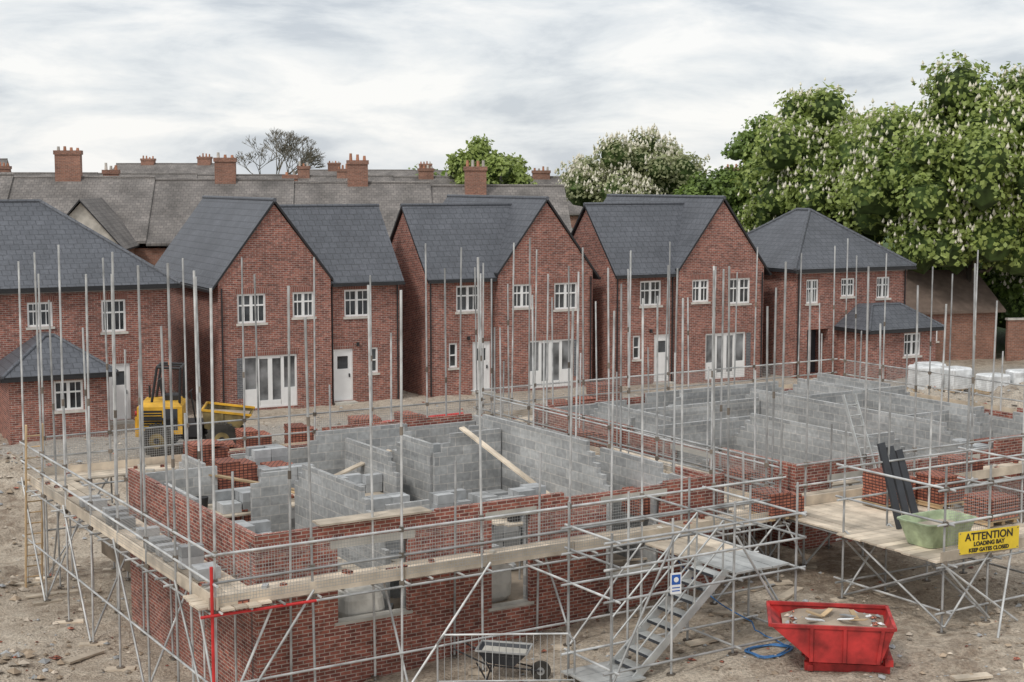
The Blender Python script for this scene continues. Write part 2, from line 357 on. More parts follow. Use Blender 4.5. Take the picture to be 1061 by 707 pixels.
def houseA(x,y,ang,mir,w=7.7,g=4.6,name='brick_house'):
    par=empty(name); F=Fr(x,y,ang)
    X=(lambda s:w-s) if mir else (lambda s:s)
    mb=MB(); ze=5.1; zr=8.15; D=10.0; rc=.35; wd=5.0; zw=7.85
    def wall(A,B,ops=(),z1=ze):
        A=(X(A[0]),A[1]);B=(X(B[0]),B[1])
        if mir:
            L=math.hypot(A[0]-B[0],A[1]-B[1]); A,B=B,A
            ops=[(L-o[1],L-o[0],o[2],o[3],o[4]) for o in ops]
        wl=Wall(mb,F,A,B); wl.make(-.3,z1,ops); return wl
    P=lambda s,d,z:F.p(X(s),d,z)
    wall((0,0),(g,0),[(.75,1.9,3.45,4.6,'win'),(3.0,3.9,3.6,4.6,'win'),(.95,3.15,.08,2.15,'french')])
    wall((g,0),(g,rc))
    wall((g,rc),(w,rc),[(5.3-g,6.4-g,3.5,4.6,'win'),(4.8-g+.0,5.65-g,.08,2.2,'door'),(6.35-g,6.75-g,1.15,2.2,'narrow')])
    wall((w,rc),(w,rc+wd)); wall((w,rc+wd),(g,rc+wd)); wall((g,rc+wd),(g,D)); wall((g,D),(0,D)); wall((0,D),(0,0))
    a=X(.68);b=X(.93); mb.box(F,min(a,b),max(a,b),-.012,.02,.5,2.1,'bluebrick',.5)
    a=X(5.9);b=X(5.8); mb.box(F,min(a,b),max(a,b),rc-.1,rc,2.3,2.45,'black',.5)
    mb.poly([P(0,0,ze),P(g,0,ze),P(g/2,0,zr-.08)],'brick',.5); mb.poly([P(0,D,ze),P(g,D,ze),P(g/2,D,zr-.08)],'brick',.5)
    mb.poly([P(w,rc,ze),P(w,rc+wd,ze),P(w,rc+wd/2,zw-.08)],'brick',.5)
    mb.build('walls_and_windows',par)
    mb=MB(); sl=(zr-ze)/(g/2); o=.28
    mb.slab([P(-o,-.1,ze-o*sl+.12),P(g/2,-.1,zr+.12),P(g/2,D+.1,zr+.12),P(-o,D+.1,ze-o*sl+.12)],.13,'tile','black')
    mb.slab([P(g+o*.3,-.1,ze-o*.3*sl+.12),P(g/2,-.1,zr+.12),P(g/2,D+.1,zr+.12),P(g+o*.3,D+.1,ze-o*.3*sl+.12)],.13,'tile','black')
    s2=(zw-ze)/(wd/2); sv=g/2+(zr-zw)/sl; dm=rc+wd/2
    mb.slab([P(g-.1,rc-o,ze-o*s2+.11),P(w+.12,rc-o,ze-o*s2+.11),P(w+.12,dm,zw+.11),P(sv-.2,dm,zw+.11)],.13,'tile','black')
    mb.slab([P(g-.1,rc+wd+o,ze-o*s2+.11),P(w+.12,rc+wd+o,ze-o*s2+.11),P(w+.12,dm,zw+.11),P(sv-.2,dm,zw+.11)],.13,'tile','black')
    mb.tube(P(g/2,-.12,zr+.1),P(g/2,D+.12,zr+.1),.08,'tile',8); mb.tube(P(sv,dm,zw+.09),P(w+.14,dm,zw+.09),.08,'tile',8)
    mb.build('roof',par)
    mb=MB()
    mb.beam(P(-o-.05,-.08,ze-o*sl+.02),P(-o-.05,D+.1,ze-o*sl+.02),.11,.1,'black')
    mb.beam(P(g+.1,rc-o-.05,ze-o*s2+.02),P(w+.12,rc-o-.05,ze-o*s2+.02),.11,.1,'black')
    mb.beam(P(g+.02,rc-.03,ze-.1),P(w-.02,rc-.03,ze-.1),.05,.2,'fascia')
    mb.tube(P(g+.15,rc-.06,0),P(g+.15,rc-.06,ze-.15),.035,'black'); mb.tube(P(w-.1,rc-.06,0),P(w-.1,rc-.06,ze-.15),.035,'black')
    mb.tube(P(.12,-.06,0),P(.12,-.06,ze-.25),.035,'black')
    mb.build('gutters_and_downpipes',par)
    return par
def hip(mb,F,s0,s1,d0,d1,ze,zr,o=.3,k='tile'):
    s0-=o;s1+=o;d0-=o;d1+=o; h=min(s1-s0,d1-d0)/2
    if (s1-s0)>=(d1-d0): R1=(s0+h,(d0+d1)/2);R2=(s1-h,(d0+d1)/2)
    else: R1=((s0+s1)/2,d0+h);R2=((s0+s1)/2,d1-h)
    p=F.p; a,b,c,d=p(s0,d0,ze),p(s1,d0,ze),p(s1,d1,ze),p(s0,d1,ze); r1=p(*R1,zr);r2=p(*R2,zr)
    if (s1-s0)>=(d1-d0): fs=[[a,b,r2,r1],[b,c,r2],[c,d,r1,r2],[d,a,r1]]; hips=[(a,r1),(b,r2),(c,r2),(d,r1),(r1,r2)]
    else: fs=[[a,b,r1],[b,c,r2,r1],[c,d,r2],[d,a,r1,r2]]; hips=[(a,r1),(b,r1),(c,r2),(d,r2),(r1,r2)]
    for f in fs: mb.slab(f,.1,k,'black')
    for u,v in hips: 
        if (u-v).length>.05: mb.tube(u,v,.08,k,8)
    for u,v in ((a,b),(b,c),(c,d),(d,a)): mb.beam(u-Vector((0,0,.12)),v-Vector((0,0,.12)),.1,.1,'black')
def houseB(x,y,ang,w,D,ze,zr,ops,sideops,porch,pops,name='brick_house'):
    par=empty(name); F=Fr(x,y,ang); mb=MB()
    Wall(mb,F,(0,0),(w,0)).make(-.3,ze,ops)
    Wall(mb,F,(w,0),(w,D)).make(-.3,ze,[]); Wall(mb,F,(w,D),(0,D)).make(-.3,ze); Wall(mb,F,(0,D),(0,0)).make(-.3,ze,sideops)
    s0,s1,dd,pz,pr=porch
    Wall(mb,F,(s0,-dd),(s1,-dd)).make(-.3,pz,pops); Wall(mb,F,(s1,-dd),(s1,-.003)).make(-.3,pz); Wall(mb,F,(s0,-.003),(s0,-dd)).make(-.3,pz)
    mb.build('walls_and_windows',par)
    mb=MB(); hip(mb,F,0,w,0,D,ze+.05,zr)
    o=.25;a=F.p(s0-o,-dd-o,pz+.05);b=F.p(s1+o,-dd-o,pz+.05);m=dd*.62
    c=F.p(s1+o,-.01,pz+.05);d=F.p(s0-o,-.01,pz+.05);e=F.p(s0-o+m,-.01,pr);f=F.p(s1+o-m,-.01,pr)
    e2=F.p(s0-o+m,-dd*.45,pr);f2=F.p(s1+o-m,-dd*.45,pr)
    for q in ([a,b,f2,e2],[b,c,f,f2],[d,a,e2,e],[e2,f2,f,e]): mb.slab(q,.1,'tile','black')
    for u,v in ((a,e2),(b,f2),(e2,f2)): mb.tube(u,v,.07,'tile',8)
    for u,v in ((a,b),(d,a),(b,c)): mb.beam(u-Vector((0,0,.12)),v-Vector((0,0,.12)),.1,.1,'black')
    mb.tube(F.p(w-.12,-.06,0),F.p(w-.12,-.06,ze-.1),.035,'black'); mb.tube(F.p(.12,-.06,0),F.p(.12,-.06,ze-.1),.035,'black')
    mb.beam(F.p(0,-.03,ze-.1),F.p(w,-.03,ze-.1),.05,.16,'fascia')
    mb.build('roof',par)
HA=27
houseB(-21.8,51.8,HA,10,8,5.1,8.2,[(4.75,5.65,3.7,4.6,'win'),(7.4,8.3,3.4,4.6,'win'),(7.55,8.4,.08,2.2,'door')],[],(3.6,7.0,2.9,2.25,3.5),[(1.5,2.5,1.0,2.05,'win')])
houseA(-11.35,57.6,HA,False)
houseA(-3.34,61.7,HA,True)
houseA(4.64,64.7,HA,True)
houseB(12.9,67.8,HA,6.5,7.5,4.95,7.6,[(.6,1.3,3.4,4.5,'win'),(2.6,3.4,3.65,4.5,'win'),(4.7,5.5,3.5,4.5,'win'),(.7,1.9,.08,2.2,'void')],[(3.5,4.3,3.5,4.5,'win')],(2.5,6.4,2.2,2.25,3.3),[(2.0,3.0,1.0,2.05,'win')])
# ---------------- background terraces ----------------
def chimney(F,s,d,z0,z1,w=1.2,dep=.6,pots=4):
    mb=MB(); mb.box(F,s-w/2,s+w/2,d-dep/2,d+dep/2,z0,z1-.25,'oldbrick'); mb.box(F,s-w/2-.06,s+w/2+.06,d-dep/2-.06,d+dep/2+.06,z1-.25,z1,'oldbrick')
    for i in range(pots):
        u=s-w/2+w*(i+.5)/pots; h=random.uniform(.15,.45); mb.tube(F.p(u,d,z1),F.p(u,d,z1+h),.1,random.choice(['pot','pot','render']),8,.08)
    return mb
def terrace(x,y,ang,L,D,ze,zr,chs,name='terraced_houses',roof='oldslate',drop=0):
    par=empty(name); F=Fr(x,y,ang); mb=MB()
    ops=[]
    u=1.5
    while u<L-3: ops.append((u,u+1.0,3.9,5.0,'win')); ops.append((u,u+1.3,.9,2.4,'win')); u+=4.2
    ZE=ze-drop
    Wall(mb,F,(0,0),(L,0),'oldbrick').make(-.2,ZE,ops); Wall(mb,F,(L,0),(L,D),'oldbrick').make(-.2,ZE); Wall(mb,F,(L,D),(0,D),'oldbrick').make(-.2,ZE); Wall(mb,F,(0,D),(0,0),'oldbrick').make(-.2,ZE)
    mb.build('walls_and_windows',par)
    mb=MB()
    n=int(L/8.4)+1
    for i in range(n):
        a=L*i/n; b=L*(i+1)/n; q=random.random(); dz=-drop*i/max(1,n-1)+random.uniform(-.04,.04)
        for d0 in (-.3,D+.3): mb.slab([F.p(a,d0,ze-.1+dz),F.p(b,d0,ze-.1+dz),F.p(b,D/2,zr+dz),F.p(a,D/2,zr+dz)],.15,roof,None,q)
        for s in (a+.01,b-.01): mb.poly([F.p(s,0,ze-drop-.1),F.p(s,0,ze+dz-.1),F.p(s,D/2,zr-.05+dz),F.p(s,D,ze+dz-.1),F.p(s,D,ze-drop-.1)],'oldbrick',.5)
        mb.tube(F.p(a,D/2,zr+dz),F.p(b,D/2,zr+dz),.1,'oldslate',6,r=.9)
        if name=='terraced_houses' and i%2==0 and L<60:
            t=.45; c=Vector(F.p((a+b)/2,-.3+(D/2+.3)*t,ze-.1+dz+(zr-ze+.1)*t+.05)); e=Vector(F.p((a+b)/2+.7,-.3+(D/2+.3)*t,ze-.1+dz+(zr-ze+.1)*t+.05)); mb.beam(c,e,.9,.12,'dark',up=Vector((0,-.6,.8)))
    mb.build('roof',par)
    for (s,d,w,h,p) in chs:
        chimney(F,s,D/2+d,zr-drop-1.5,zr-drop*s/L+h,w,.65,p).build('chimney',par)
    return F
T=terrace(-46,84,6,50,9,6.0,9.55,[(19.9,0,1.5,1.6,4),(22.0,2.5,.9,.5,3),(29.2,0,1.25,1.35,3),(37.2,0,1.25,1.35,3),(44.4,-.6,1.3,1.1,4),(33.0,2.6,.9,.4,2)],drop=.9)
par=empty('gabled_brick_house'); F=Fr(-25.2,80.5,6); mb=MB()
Wall(mb,F,(0,0),(4,0),'oldbrick').make(0,5.6,[(.6,3.4,4.0,5.3,'win'),(.6,3.4,1.0,2.4,'win')]); Wall(mb,F,(4,0),(4,6),'oldbrick').make(0,5.6); Wall(mb,F,(0,6),(0,0),'oldbrick').make(0,5.6)
mb.poly([F.p(0,0,5.6),F.p(4,0,5.6),F.p(2,0,7.8)],'render',.5)
mb.build('walls',par); mb=MB()
mb.slab([F.p(-.3,-.3,5.3),F.p(2,-.3,8.0),F.p(2,7,8.0),F.p(-.3,7,5.3)],.1,'oldslate','black'); mb.slab([F.p(4.3,-.3,5.3),F.p(2,-.3,8.0),F.p(2,7,8.0),F.p(4.3,7,5.3)],.1,'oldslate','black')
mb.build('roof',par)
random.seed(4)
terrace(-60,122,4,92,9,6.8,9.75,[(12,0,1.5,.8,4),(17,1,1.0,.6,3),(36,0,1.3,.5,3),(42.5,0,1.0,.8,3),(46,0,1.3,.6,4),(53,0,1.3,.7,4),(56,1,.9,.4,3),(63,0,1.5,.6,4),(71,0,1.3,.5,3),(80,0,1.5,1,4)],drop=.7)
terrace(-74,150,9,22,10,8,11.2,[(15,0,1.6,.9,4)])
terrace(-48,175,-8,14,10,8,11.0,[(4,0,1.6,.6,4),(11,0,1.6,.8,4)])
terrace(-26,190,12,22,10,8,10.3,[(4,0,1.6,1.,4),(16,0,1.6,.9,4)])
par=empty('garage_shed'); F=Fr(19.8,74,HA-10); mb=MB()
Wall(mb,F,(0,0),(5,0),'oldbrick').make(-.2,2.6,[(.6,1.6,1.0,2.0,'win')]); Wall(mb,F,(5,0),(5,5),'oldbrick').make(-.2,2.6); Wall(mb,F,(0,5),(0,0),'oldbrick').make(-.2,2.6)
mb.slab([F.p(-.3,-.3,2.5),F.p(5.3,-.3,2.5),F.p(5.3,2.5,4.4),F.p(-.3,2.5,4.4)],.12,'brown'); mb.slab([F.p(-.3,5.3,2.5),F.p(5.3,5.3,2.5),F.p(5.3,2.5,4.4),F.p(-.3,2.5,4.4)],.12,'brown')
mb.poly([F.p(0,0,2.6),F.p(0,5,2.6),F.p(0,2.5,4.35)],'oldbrick',.5)
mb.build('garage_body',par)
mb=MB(); F=Fr(25.0,75,8); mb.box(F,-.05,30,-.06,.25,2.0,2.1,'stone',.5); mb.box(F,0,30,.01,.22,-.2,1.995,'oldbrick',.5); mb.build('boundary_wall')
# ---------------- trees ----------------
def ico(sub):
    import bmesh
    bm=bmesh.new(); bmesh.ops.create_icosphere(bm,subdivisions=sub,radius=1); v=[tuple(q.co) for q in bm.verts]; f=[tuple(q.index for q in p.verts) for p in bm.faces]; bm.free(); return v,f
ICO=ico(2)
def tree(name,x,y,zc,rx,rz,nl,nleaf,leaf,nf,seed,ls=.3,core=.6,trunk=.35,lr=(.18,.36)):
    rg=np.random.RandomState(seed); random.seed(seed)
    par=empty(name); lobes=[]
    for i in range(nl):
        d=rg.normal(size=3); d/=np.linalg.norm(d); k=rg.uniform(.4,.86)
        if d[2]<-.6: d[2]*=.6
        r=rg.uniform(*lr)*rx*(.85 if d[2]>.5 else 1)
        lobes.append((np.array([x,y,zc])+d*k*np.array([rx,rx,rz]),r,rg.uniform(0,1)))
    mb=MB(); b=Vector((x,y,-.1)); t=Vector((x+.2,y,zc-rz*.3))
    mb.tube(b,t,trunk,'bark',10,trunk*.6)
    for c,r,_ in lobes[:14]: 
        s=b.lerp(t,random.uniform(.6,1)); mid=s.lerp(Vector(c),.5)+Vector((0,0,-.4)); mb.tube(s,mid,trunk*.35,'bark',6,trunk*.22); mb.tube(mid,c,trunk*.22,'bark',6,.03)
    mb.build('trunk_and_limbs',par)
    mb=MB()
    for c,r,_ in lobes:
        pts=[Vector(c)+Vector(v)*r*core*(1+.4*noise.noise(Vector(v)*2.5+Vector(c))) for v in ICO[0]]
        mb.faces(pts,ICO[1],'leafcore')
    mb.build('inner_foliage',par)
    L=len(lobes); C=np.array([l[0] for l in lobes]); R=np.array([l[1] for l in lobes]); B=np.array([l[2] for l in lobes])
    idx=rg.choice(L,nleaf,p=R**2/np.sum(R**2))
    d=rg.normal(size=(nleaf,3)); d/=np.linalg.norm(d,axis=1)[:,None]
    d[:,2]=np.where(d[:,2]<-.5,-d[:,2],d[:,2])
    cl=np.array([noise.noise(Vector((float(a),float(b_),float(c_)))) for a,b_,c_ in (d*3.2+C[idx]*1.3)])
    rad=R[idx]*(.86+.42*cl+rg.uniform(-.2,.2,nleaf))
    P=C[idx]+d*rad[:,None]*np.array([1,1,.9])
    keep=np.ones(nleaf,bool)
    for j in range(L):
        dj=np.linalg.norm(P-C[j],axis=1); keep&=~((dj<R[j]*.55)&(idx!=j))
    P=P[keep];d=d[keep];bi=B[idx][keep]; cl=cl[keep]; n=len(P)
    nrm=d+rg.normal(size=(n,3))*.55+np.array([0,0,.35]); nrm/=np.linalg.norm(nrm,axis=1)[:,None]
    u=np.cross(nrm,rg.normal(size=(n,3))); u/=np.linalg.norm(u,axis=1)[:,None]; v=np.cross(nrm,u)
    s=(ls*rg.uniform(.6,1.25,n))[:,None]
    V=np.stack([P-u*s*.5,P+v*s*.36-nrm*s*.1,P+u*s*.5-nrm*s*.15,P-v*s*.36-nrm*s*.1],axis=1).reshape(-1,3)
    me=bpy.data.meshes.new('leaves'); me.vertices.add(4*n); me.vertices.foreach_set('co',V.ravel().astype(np.float32))
    me.loops.add(4*n); me.loops.foreach_set('vertex_index',np.arange(4*n,dtype=np.int32)); me.polygons.add(n)
    me.polygons.foreach_set('loop_start',np.arange(0,4*n,4,dtype=np.int32)); me.polygons.foreach_set('loop_total',np.full(n,4,dtype=np.int32)); me.update(calc_edges=True)
    a=me.attributes.new('rnd','FLOAT','FACE'); a.data.foreach_set('value',np.clip(.35*bi+.45*rg.uniform(0,1,n)+.7*cl+.18,0,1).astype(np.float32))
    me.materials.append(M[leaf]); o=bpy.data.objects.new('leaves',me); sc.collection.objects.link(o); o.parent=par
    if nf:
        mb=MB(); k=0
        for i in rg.permutation(n):
            if k>=nf: break
            if d[i][2]<-.1 or noise.noise(Vector(P[i])*.35)<-.1: continue
            p=Vector(P[i])+Vector(d[i])*.1; h=rg.uniform(.18,.34); w=h*.3
            pts=[p,p+Vector((w,0,h*.35)),p+Vector((0,w,h*.35)),p+Vector((-w,0,h*.35)),p+Vector((0,-w,h*.35)),p+Vector((rg.uniform(-.05,.05),0,h*1.1))]
            mb.faces(pts,[(0,1,2),(0,2,3),(0,3,4),(0,4,1),(1,5,2),(2,5,3),(3,5,4),(4,5,1)],'flower'); k+=1
        mb.build('blossom',par)
tree('horse_chestnut_tree',23.6,77,8.3,6.2,6.6,80,44000,'leaf',2100,1)
tree('horse_chestnut_tree',30.5,80,8.2,6.0,6.9,64,32000,'leaf',1500,2)
tree('horse_chestnut_tree',19.0,87,8.2,6.4,6.6,76,38000,'leaf',1900,3)
tree('lime_tree',14.4,93,8.0,4.4,5.6,46,22000,'leafd',0,4)
tree('horse_chestnut_tree',8.0,99,7.9,5.5,4.4,54,27000,'leafp',3600,5,ls=.27)
tree('sycamore_tree',-1.9,130,9.3,4.3,3.0,36,10000,'leaf',0,6,ls=.4)
tree('lime_tree',26.5,95,9.0,6.4,6,46,15000,'leafd',0,8,ls=.42)
tree('hawthorn_bush',29,84,2.6,5.5,2.8,40,15000,'leafd',300,14,ls=.34)
tree('hawthorn_bush',36,86,4,6,4.5,40,13000,'leafd',0,15,ls=.38)
tree('hawthorn_bush',22.5,84,2.6,4.5,2.6,34,9000,'leafd',0,16,ls=.34)
par=empty('bare_tree'); mb=MB(); random.seed(3)
def br(p,d,l,r,n):
    q=p+d*l; mb.tube(p,q,r,'twig',4,r*.7,False)
    if n==0: return
    for i in range(3):
        e=(d+Vector((random.uniform(-1,1),random.uniform(-1,1),random.uniform(-.35,.6)))*.8).normalized(); br(q,e,l*random.uniform(.62,.82),max(.022,r*.6),n-1)
br(Vector((-23.6,150,0)),Vector((0,0,1)),8.0,.25,0)
for i in range(7): br(Vector((-23.6,150,8.0)),Vector((random.uniform(-1.4,1.4),random.uniform(-1,1),1)).normalized(),2.0,.1,5)
mb.build('branches',par)
tree('distant_trees',-10,200,6.0,16,3.4,50,7000,'leafd',0,11,ls=.8,lr=(.12,.2))
# ---------------- unfinished buildings ----------------
BF=Fr(-5.26,25.78,31.8)
random.seed(21)
def cav(mb,F,ax,fix,u0,u1,z0,top,ops,inward=1,outer='brick2'):
    cuts=sorted({u0,u1}|{o[0] for o in ops}|{o[1] for o in ops}|{c for c,_ in top if u0<c<u1})
    def b(a,c,t0,t1,z,zz,k):
        x0,x1=sorted((fix+t0*inward,fix+t1*inward))
        if ax=='r': mb.box(F,a,c,x0,x1,z,zz,k,.5)
        else: mb.box(F,x0,x1,a,c,z,zz,k,.5)
    for i in range(len(cuts)-1):
        a,c=cuts[i],cuts[i+1]; m=(a+c)/2; zt=[h for q,h in top if q<=m][-1]
        rg=[(z0,zt)]
        for o in ops:
            if o[0]<m<o[1]:
                rg=[(z0,o[2])]
                if o[3]<zt: rg.append((o[3],zt))
        for z,zz in rg:
            b(a,c,0,.1,z,zz,outer); b(a,c,.18,.28,z,zz-.15+random.uniform(-.06,.2),'block')
        for o in ops:
            if abs(o[0]-a)<1e-5 and abs(o[1]-c)<1e-5:
                b(a-.08,c+.08,-.03,.24,o[2],o[2]+.06,'concrete')
                if o[3]<zt: b(a-.15,c+.15,-.01,.27,o[3]-.16,o[3]-.003,'concrete')
def iw(mb,F,ax,fix,u0,u1,ztop,rake0=0,rake1=0,z0=.1,t=.1):
    n=max(1,int(round((ztop-z0)/.225)))
    for i in range(n):
        a=u0+(max(0,i-(n-1-rake0))*.225 if rake0 else 0)*1.0; c=u1-(max(0,i-(n-1-rake1))*.225 if rake1 else 0)
        if c-a<.3: break
        z=z0+i*.225
        if ax=='r': mb.box(F,a,c,fix,fix+t,z,z+.225,'block',random.uniform(.2,.8))
        else: mb.box(F,fix,fix+t,a,c,z,z+.225,'block',random.uniform(.2,.8))
def blockstack(mb,F,r,l,z,nx_,ny_,nz_,k='looseblock',bx=.45,by=.22,bz=.215,miss=.15):
    for i in range(nx_):
        for j in range(ny_):
            for h in range(nz_):
                if h==nz_-1 and random.random()<miss*2.2: continue
                q=random.uniform(-.015,.015)
                mb.box(F,r+i*(bx+.01)+q,r+i*(bx+.01)+bx+q,l+j*(by+.01),l+j*(by+.01)+by,z+h*(bz+.004),z+h*(bz+.004)+bz,k)
def brickpack(mb,F,r,l,z,w=.9,d=.65,h=.65):
    n=int(h/.07)
    for i in range(n):
        e=.0 if i<n-2 else random.uniform(0,w*.5)
        mb.box(F,r+random.uniform(-.012,.012),r+w-e,l,l+d,z+i*.07,z+i*.07+.067,'loosebrick')
def boards(mb,F,r0,r1,l0,l1,z,ax='r',k='board',w=.225,jit=.06):
    n=int(round(((l1-l0) if ax=='r' else (r1-r0))/(w+.012)))
    for i in range(n):
        a=(l0 if ax=='r' else r0)+i*(w+.012)
        u=(r0 if ax=='r' else l0); e=(r1 if ax=='r' else l1)
        while u<e-.2:
            v=min(e,u+3.9)
            dz=random.uniform(-.004,.004)
            if ax=='r': mb.box(F,u+random.uniform(-jit,0),v-.01,a,a+w,z+dz,z+dz+.038,k)
            else: mb.box(F,a,a+w,u+random.uniform(-jit,0),v-.01,z+dz,z+dz+.038,k)
            u=v
def trestle(mb,F,r0,r1,l0,l1,z):
    boards(mb,F,r0,r1,l0,l1,z,'r',jit=.25)
    for r in (r0+.3,r1-.3):
        for l in (l0+.08,l1-.08):
            mb.tube(F.p(r,l,0.05),F.p(r,l,z),.022,'steel')
        mb.tube(F.p(r,l0,z-.03),F.p(r,l1,z-.03),.022,'steel')
def clutter(mb,F,r0,r1,l0,l1,n,zs=(.12,1.5)):
    for i in range(n):
        r=random.uniform(r0,r1);l=random.uniform(l0,l1);z=random.choice([.14,.14,.2,.17]); a=random.uniform(0,3.14); p=F.p(r,l,z); t=random.random()
        if t<.4: mb.beam(p,p+Vector((math.cos(a),math.sin(a),random.uniform(-.03,.1)))*random.uniform(.6,2.4),random.choice([.225,.1,.05]),.04,random.choice(['board','timber','board']))
        elif t<.75: mb.beam(p,p+Vector((math.cos(a)*.44,math.sin(a)*.44,random.uniform(-.05,.1))),.215,.1,'looseblock')
        elif t<.9: mb.beam(p,p+Vector((math.cos(a)*.21,math.sin(a)*.21,0)),.1,.065,'loosebrick')
        else: mb.tube(p,p+Vector((0,0,.32)),.13,random.choice(['dark','black','wrap']),10,.15)
def topdebris(mb,F,T_,n):
    """loose items lying on the trestle platforms"""
    for i in range(n):
        r0,r1,l0,l1,z=random.choice(T_); r=random.uniform(r0+.1,r1-.4);l=random.uniform(l0+.1,l1-.3); p=F.p(r,l,z+.06); a=random.uniform(0,3.1); t=random.random()
        if t<.35: mb.beam(p+Vector((0,0,.03)),p+Vector((math.cos(a)*.44,math.sin(a)*.44,.03)),.215,.1,'looseblock')
        elif t<.6: mb.beam(p,p+Vector((math.cos(a)*.21,math.sin(a)*.21,0)),.1,.065,'loosebrick')
        elif t<.8: mb.tube(p,p+Vector((0,0,.25)),.15,'black',12,.17)
        else: mb.beam(p,p+Vector((math.cos(a)*.9,math.sin(a)*.9,.02)),.12,.04,'timber')
def building1():
    par=empty('unfinished_brick_building'); F=BF; mb=MB()
    H=2.35; Z=-1.6
    cav(mb,F,'r',1.3,1.3,12.7,Z,[(0,H),(5.2,H+.05),(8.3,H-.07),(11,H)],[(3.0,4.55,.35,2.05,0),(6.5,7.45,.1,2.2,0),(9.4,10.9,.35,2.2,0)])
    cav(mb,F,'l',1.3,1.405,9.0,Z,[(0,H),(5,H),(7,H+.02)],[])
    cav(mb,F,'l',12.7,1.3,12.2,Z,[(0,H-.1),(3,H-.45),(7,H-.1)],[(4.5,5.8,.9,2.1,0)],-1)
    cav(mb,F,'r',12.3,5,12.4,Z,[(0,1.9),(8,2.3)],[(9,10.2,.9,2.0,0)],-1)
    cav(mb,F,'r',9.1,1.405,3.4,Z,[(0,2.2)],[],-1)
    mb.build('outer_walls',par); mb=MB()
    iw(mb,F,'l',4.5,2.2,6.8,2.5,5,2); iw(mb,F,'r',6.9,3.5,4.45,2.45,1,0); iw(mb,F,'r',7.0,8.3,10.2,2.9,2,0)
    iw(mb,F,'l',10.25,2.4,8.0,2.95,4,0); iw(mb,F,'l',11.5,1.7,5.2,2.5,2,3); iw(mb,F,'r',10.2,6.4,9.6,2.5,1,2); iw(mb,F,'l',7.4,7.3,11,2.3,2,3)
    iw(mb,F,'l',3.4,9.2,12.0,2.1,3,3); iw(mb,F,'r',4.2,5.1,7.3,1.9,2,3)
    iw(mb,F,'l',8.25,7.15,9.6,2.6,0,4); iw(mb,F,'r',8.9,10.4,12.3,2.6,0,3)
    mb.build('blockwork_walls',par); mb=MB()
    mb.box(F,1.5,12.5,1.55,12.0,-.3,.1,'soil')
    TT=[(2.0,4.2,7.2,8.6,1.35),(5,7.2,1.75,2.9,1.0),(1.8,4.0,2.2,3.4,1.1),(5.0,7.1,5,6.3,1.35),(8,10,3,4.3,1.35),(4.0,7.0,10.6,11.9,1.2),(8.5,11,9.2,10.4,1.3),(1.8,3.2,4,6.6,1.3),(5.0,7.3,7.6,9,1.3)]
    for t in TT: trestle(mb,F,*t)
    topdebris(mb,F,TT,55)
    boards(mb,F,2.6,5.0,1.1,1.55,H+.06,'r')
    clutter(mb,F,1.7,12.2,1.7,11.8,90)
    mb.beam(F.p(4.4,3.2,2.0),F.p(6.4,4.6,1.45),.2,.04,'board'); mb.beam(F.p(6.0,9,1.45),F.p(8.2,9.2,2.1),.2,.04,'board'); mb.beam(F.p(9.0,6.9,2.95),F.p(10.2,4.4,1.4),.2,.04,'board'); mb.beam(F.p(3.0,9,2.1),F.p(5.5,8.0,1.5),.2,.04,'timber')
    mb.build('working_platforms',par); mb=MB()
    for (r,l,z,a,b_,c) in ((3.0,7.4,1.39,2,3,2),(2.1,4.4,1.34,2,3,2),(5.3,5.2,1.39,3,2,2),(6.2,2.0,1.04,2,2,2),(5.2,10.9,1.24,2,3,4),(6.0,8,1.34,3,2,2),(8.4,3.3,1.39,2,3,3),(9.2,9.4,1.34,3,3,3),(11.2,6,.1,2,4,5),(5.2,3.2,.1,3,3,4),(8.9,5.5,.1,2,4,6),(7.6,5.6,.1,2,3,7),(4.9,9.6,.1,3,3,8)):
        blockstack(mb,F,r,l,z,a,b_,c)
    mb.build('block_stacks',par); mb=MB()
    for (r,l,z,w,d,h) in ((4.2,12.7,1.5,1.0,.8,.6),(3.9,10,.1,1,.7,2.0),(5.2,9.9,1.3,.9,.7,.6),(8.3,12.9,1.5,1,.7,.6),(11.2,2.5,1.3,.9,.7,.6),(12.2,12.6,1.5,1,.7,.4)):
        brickpack(mb,F,r,l,z,w,d,h)
    mb.build('brick_stacks',par)
building1()
B2=Fr(*BF.p(14.9,0,0)[:2],31.8)
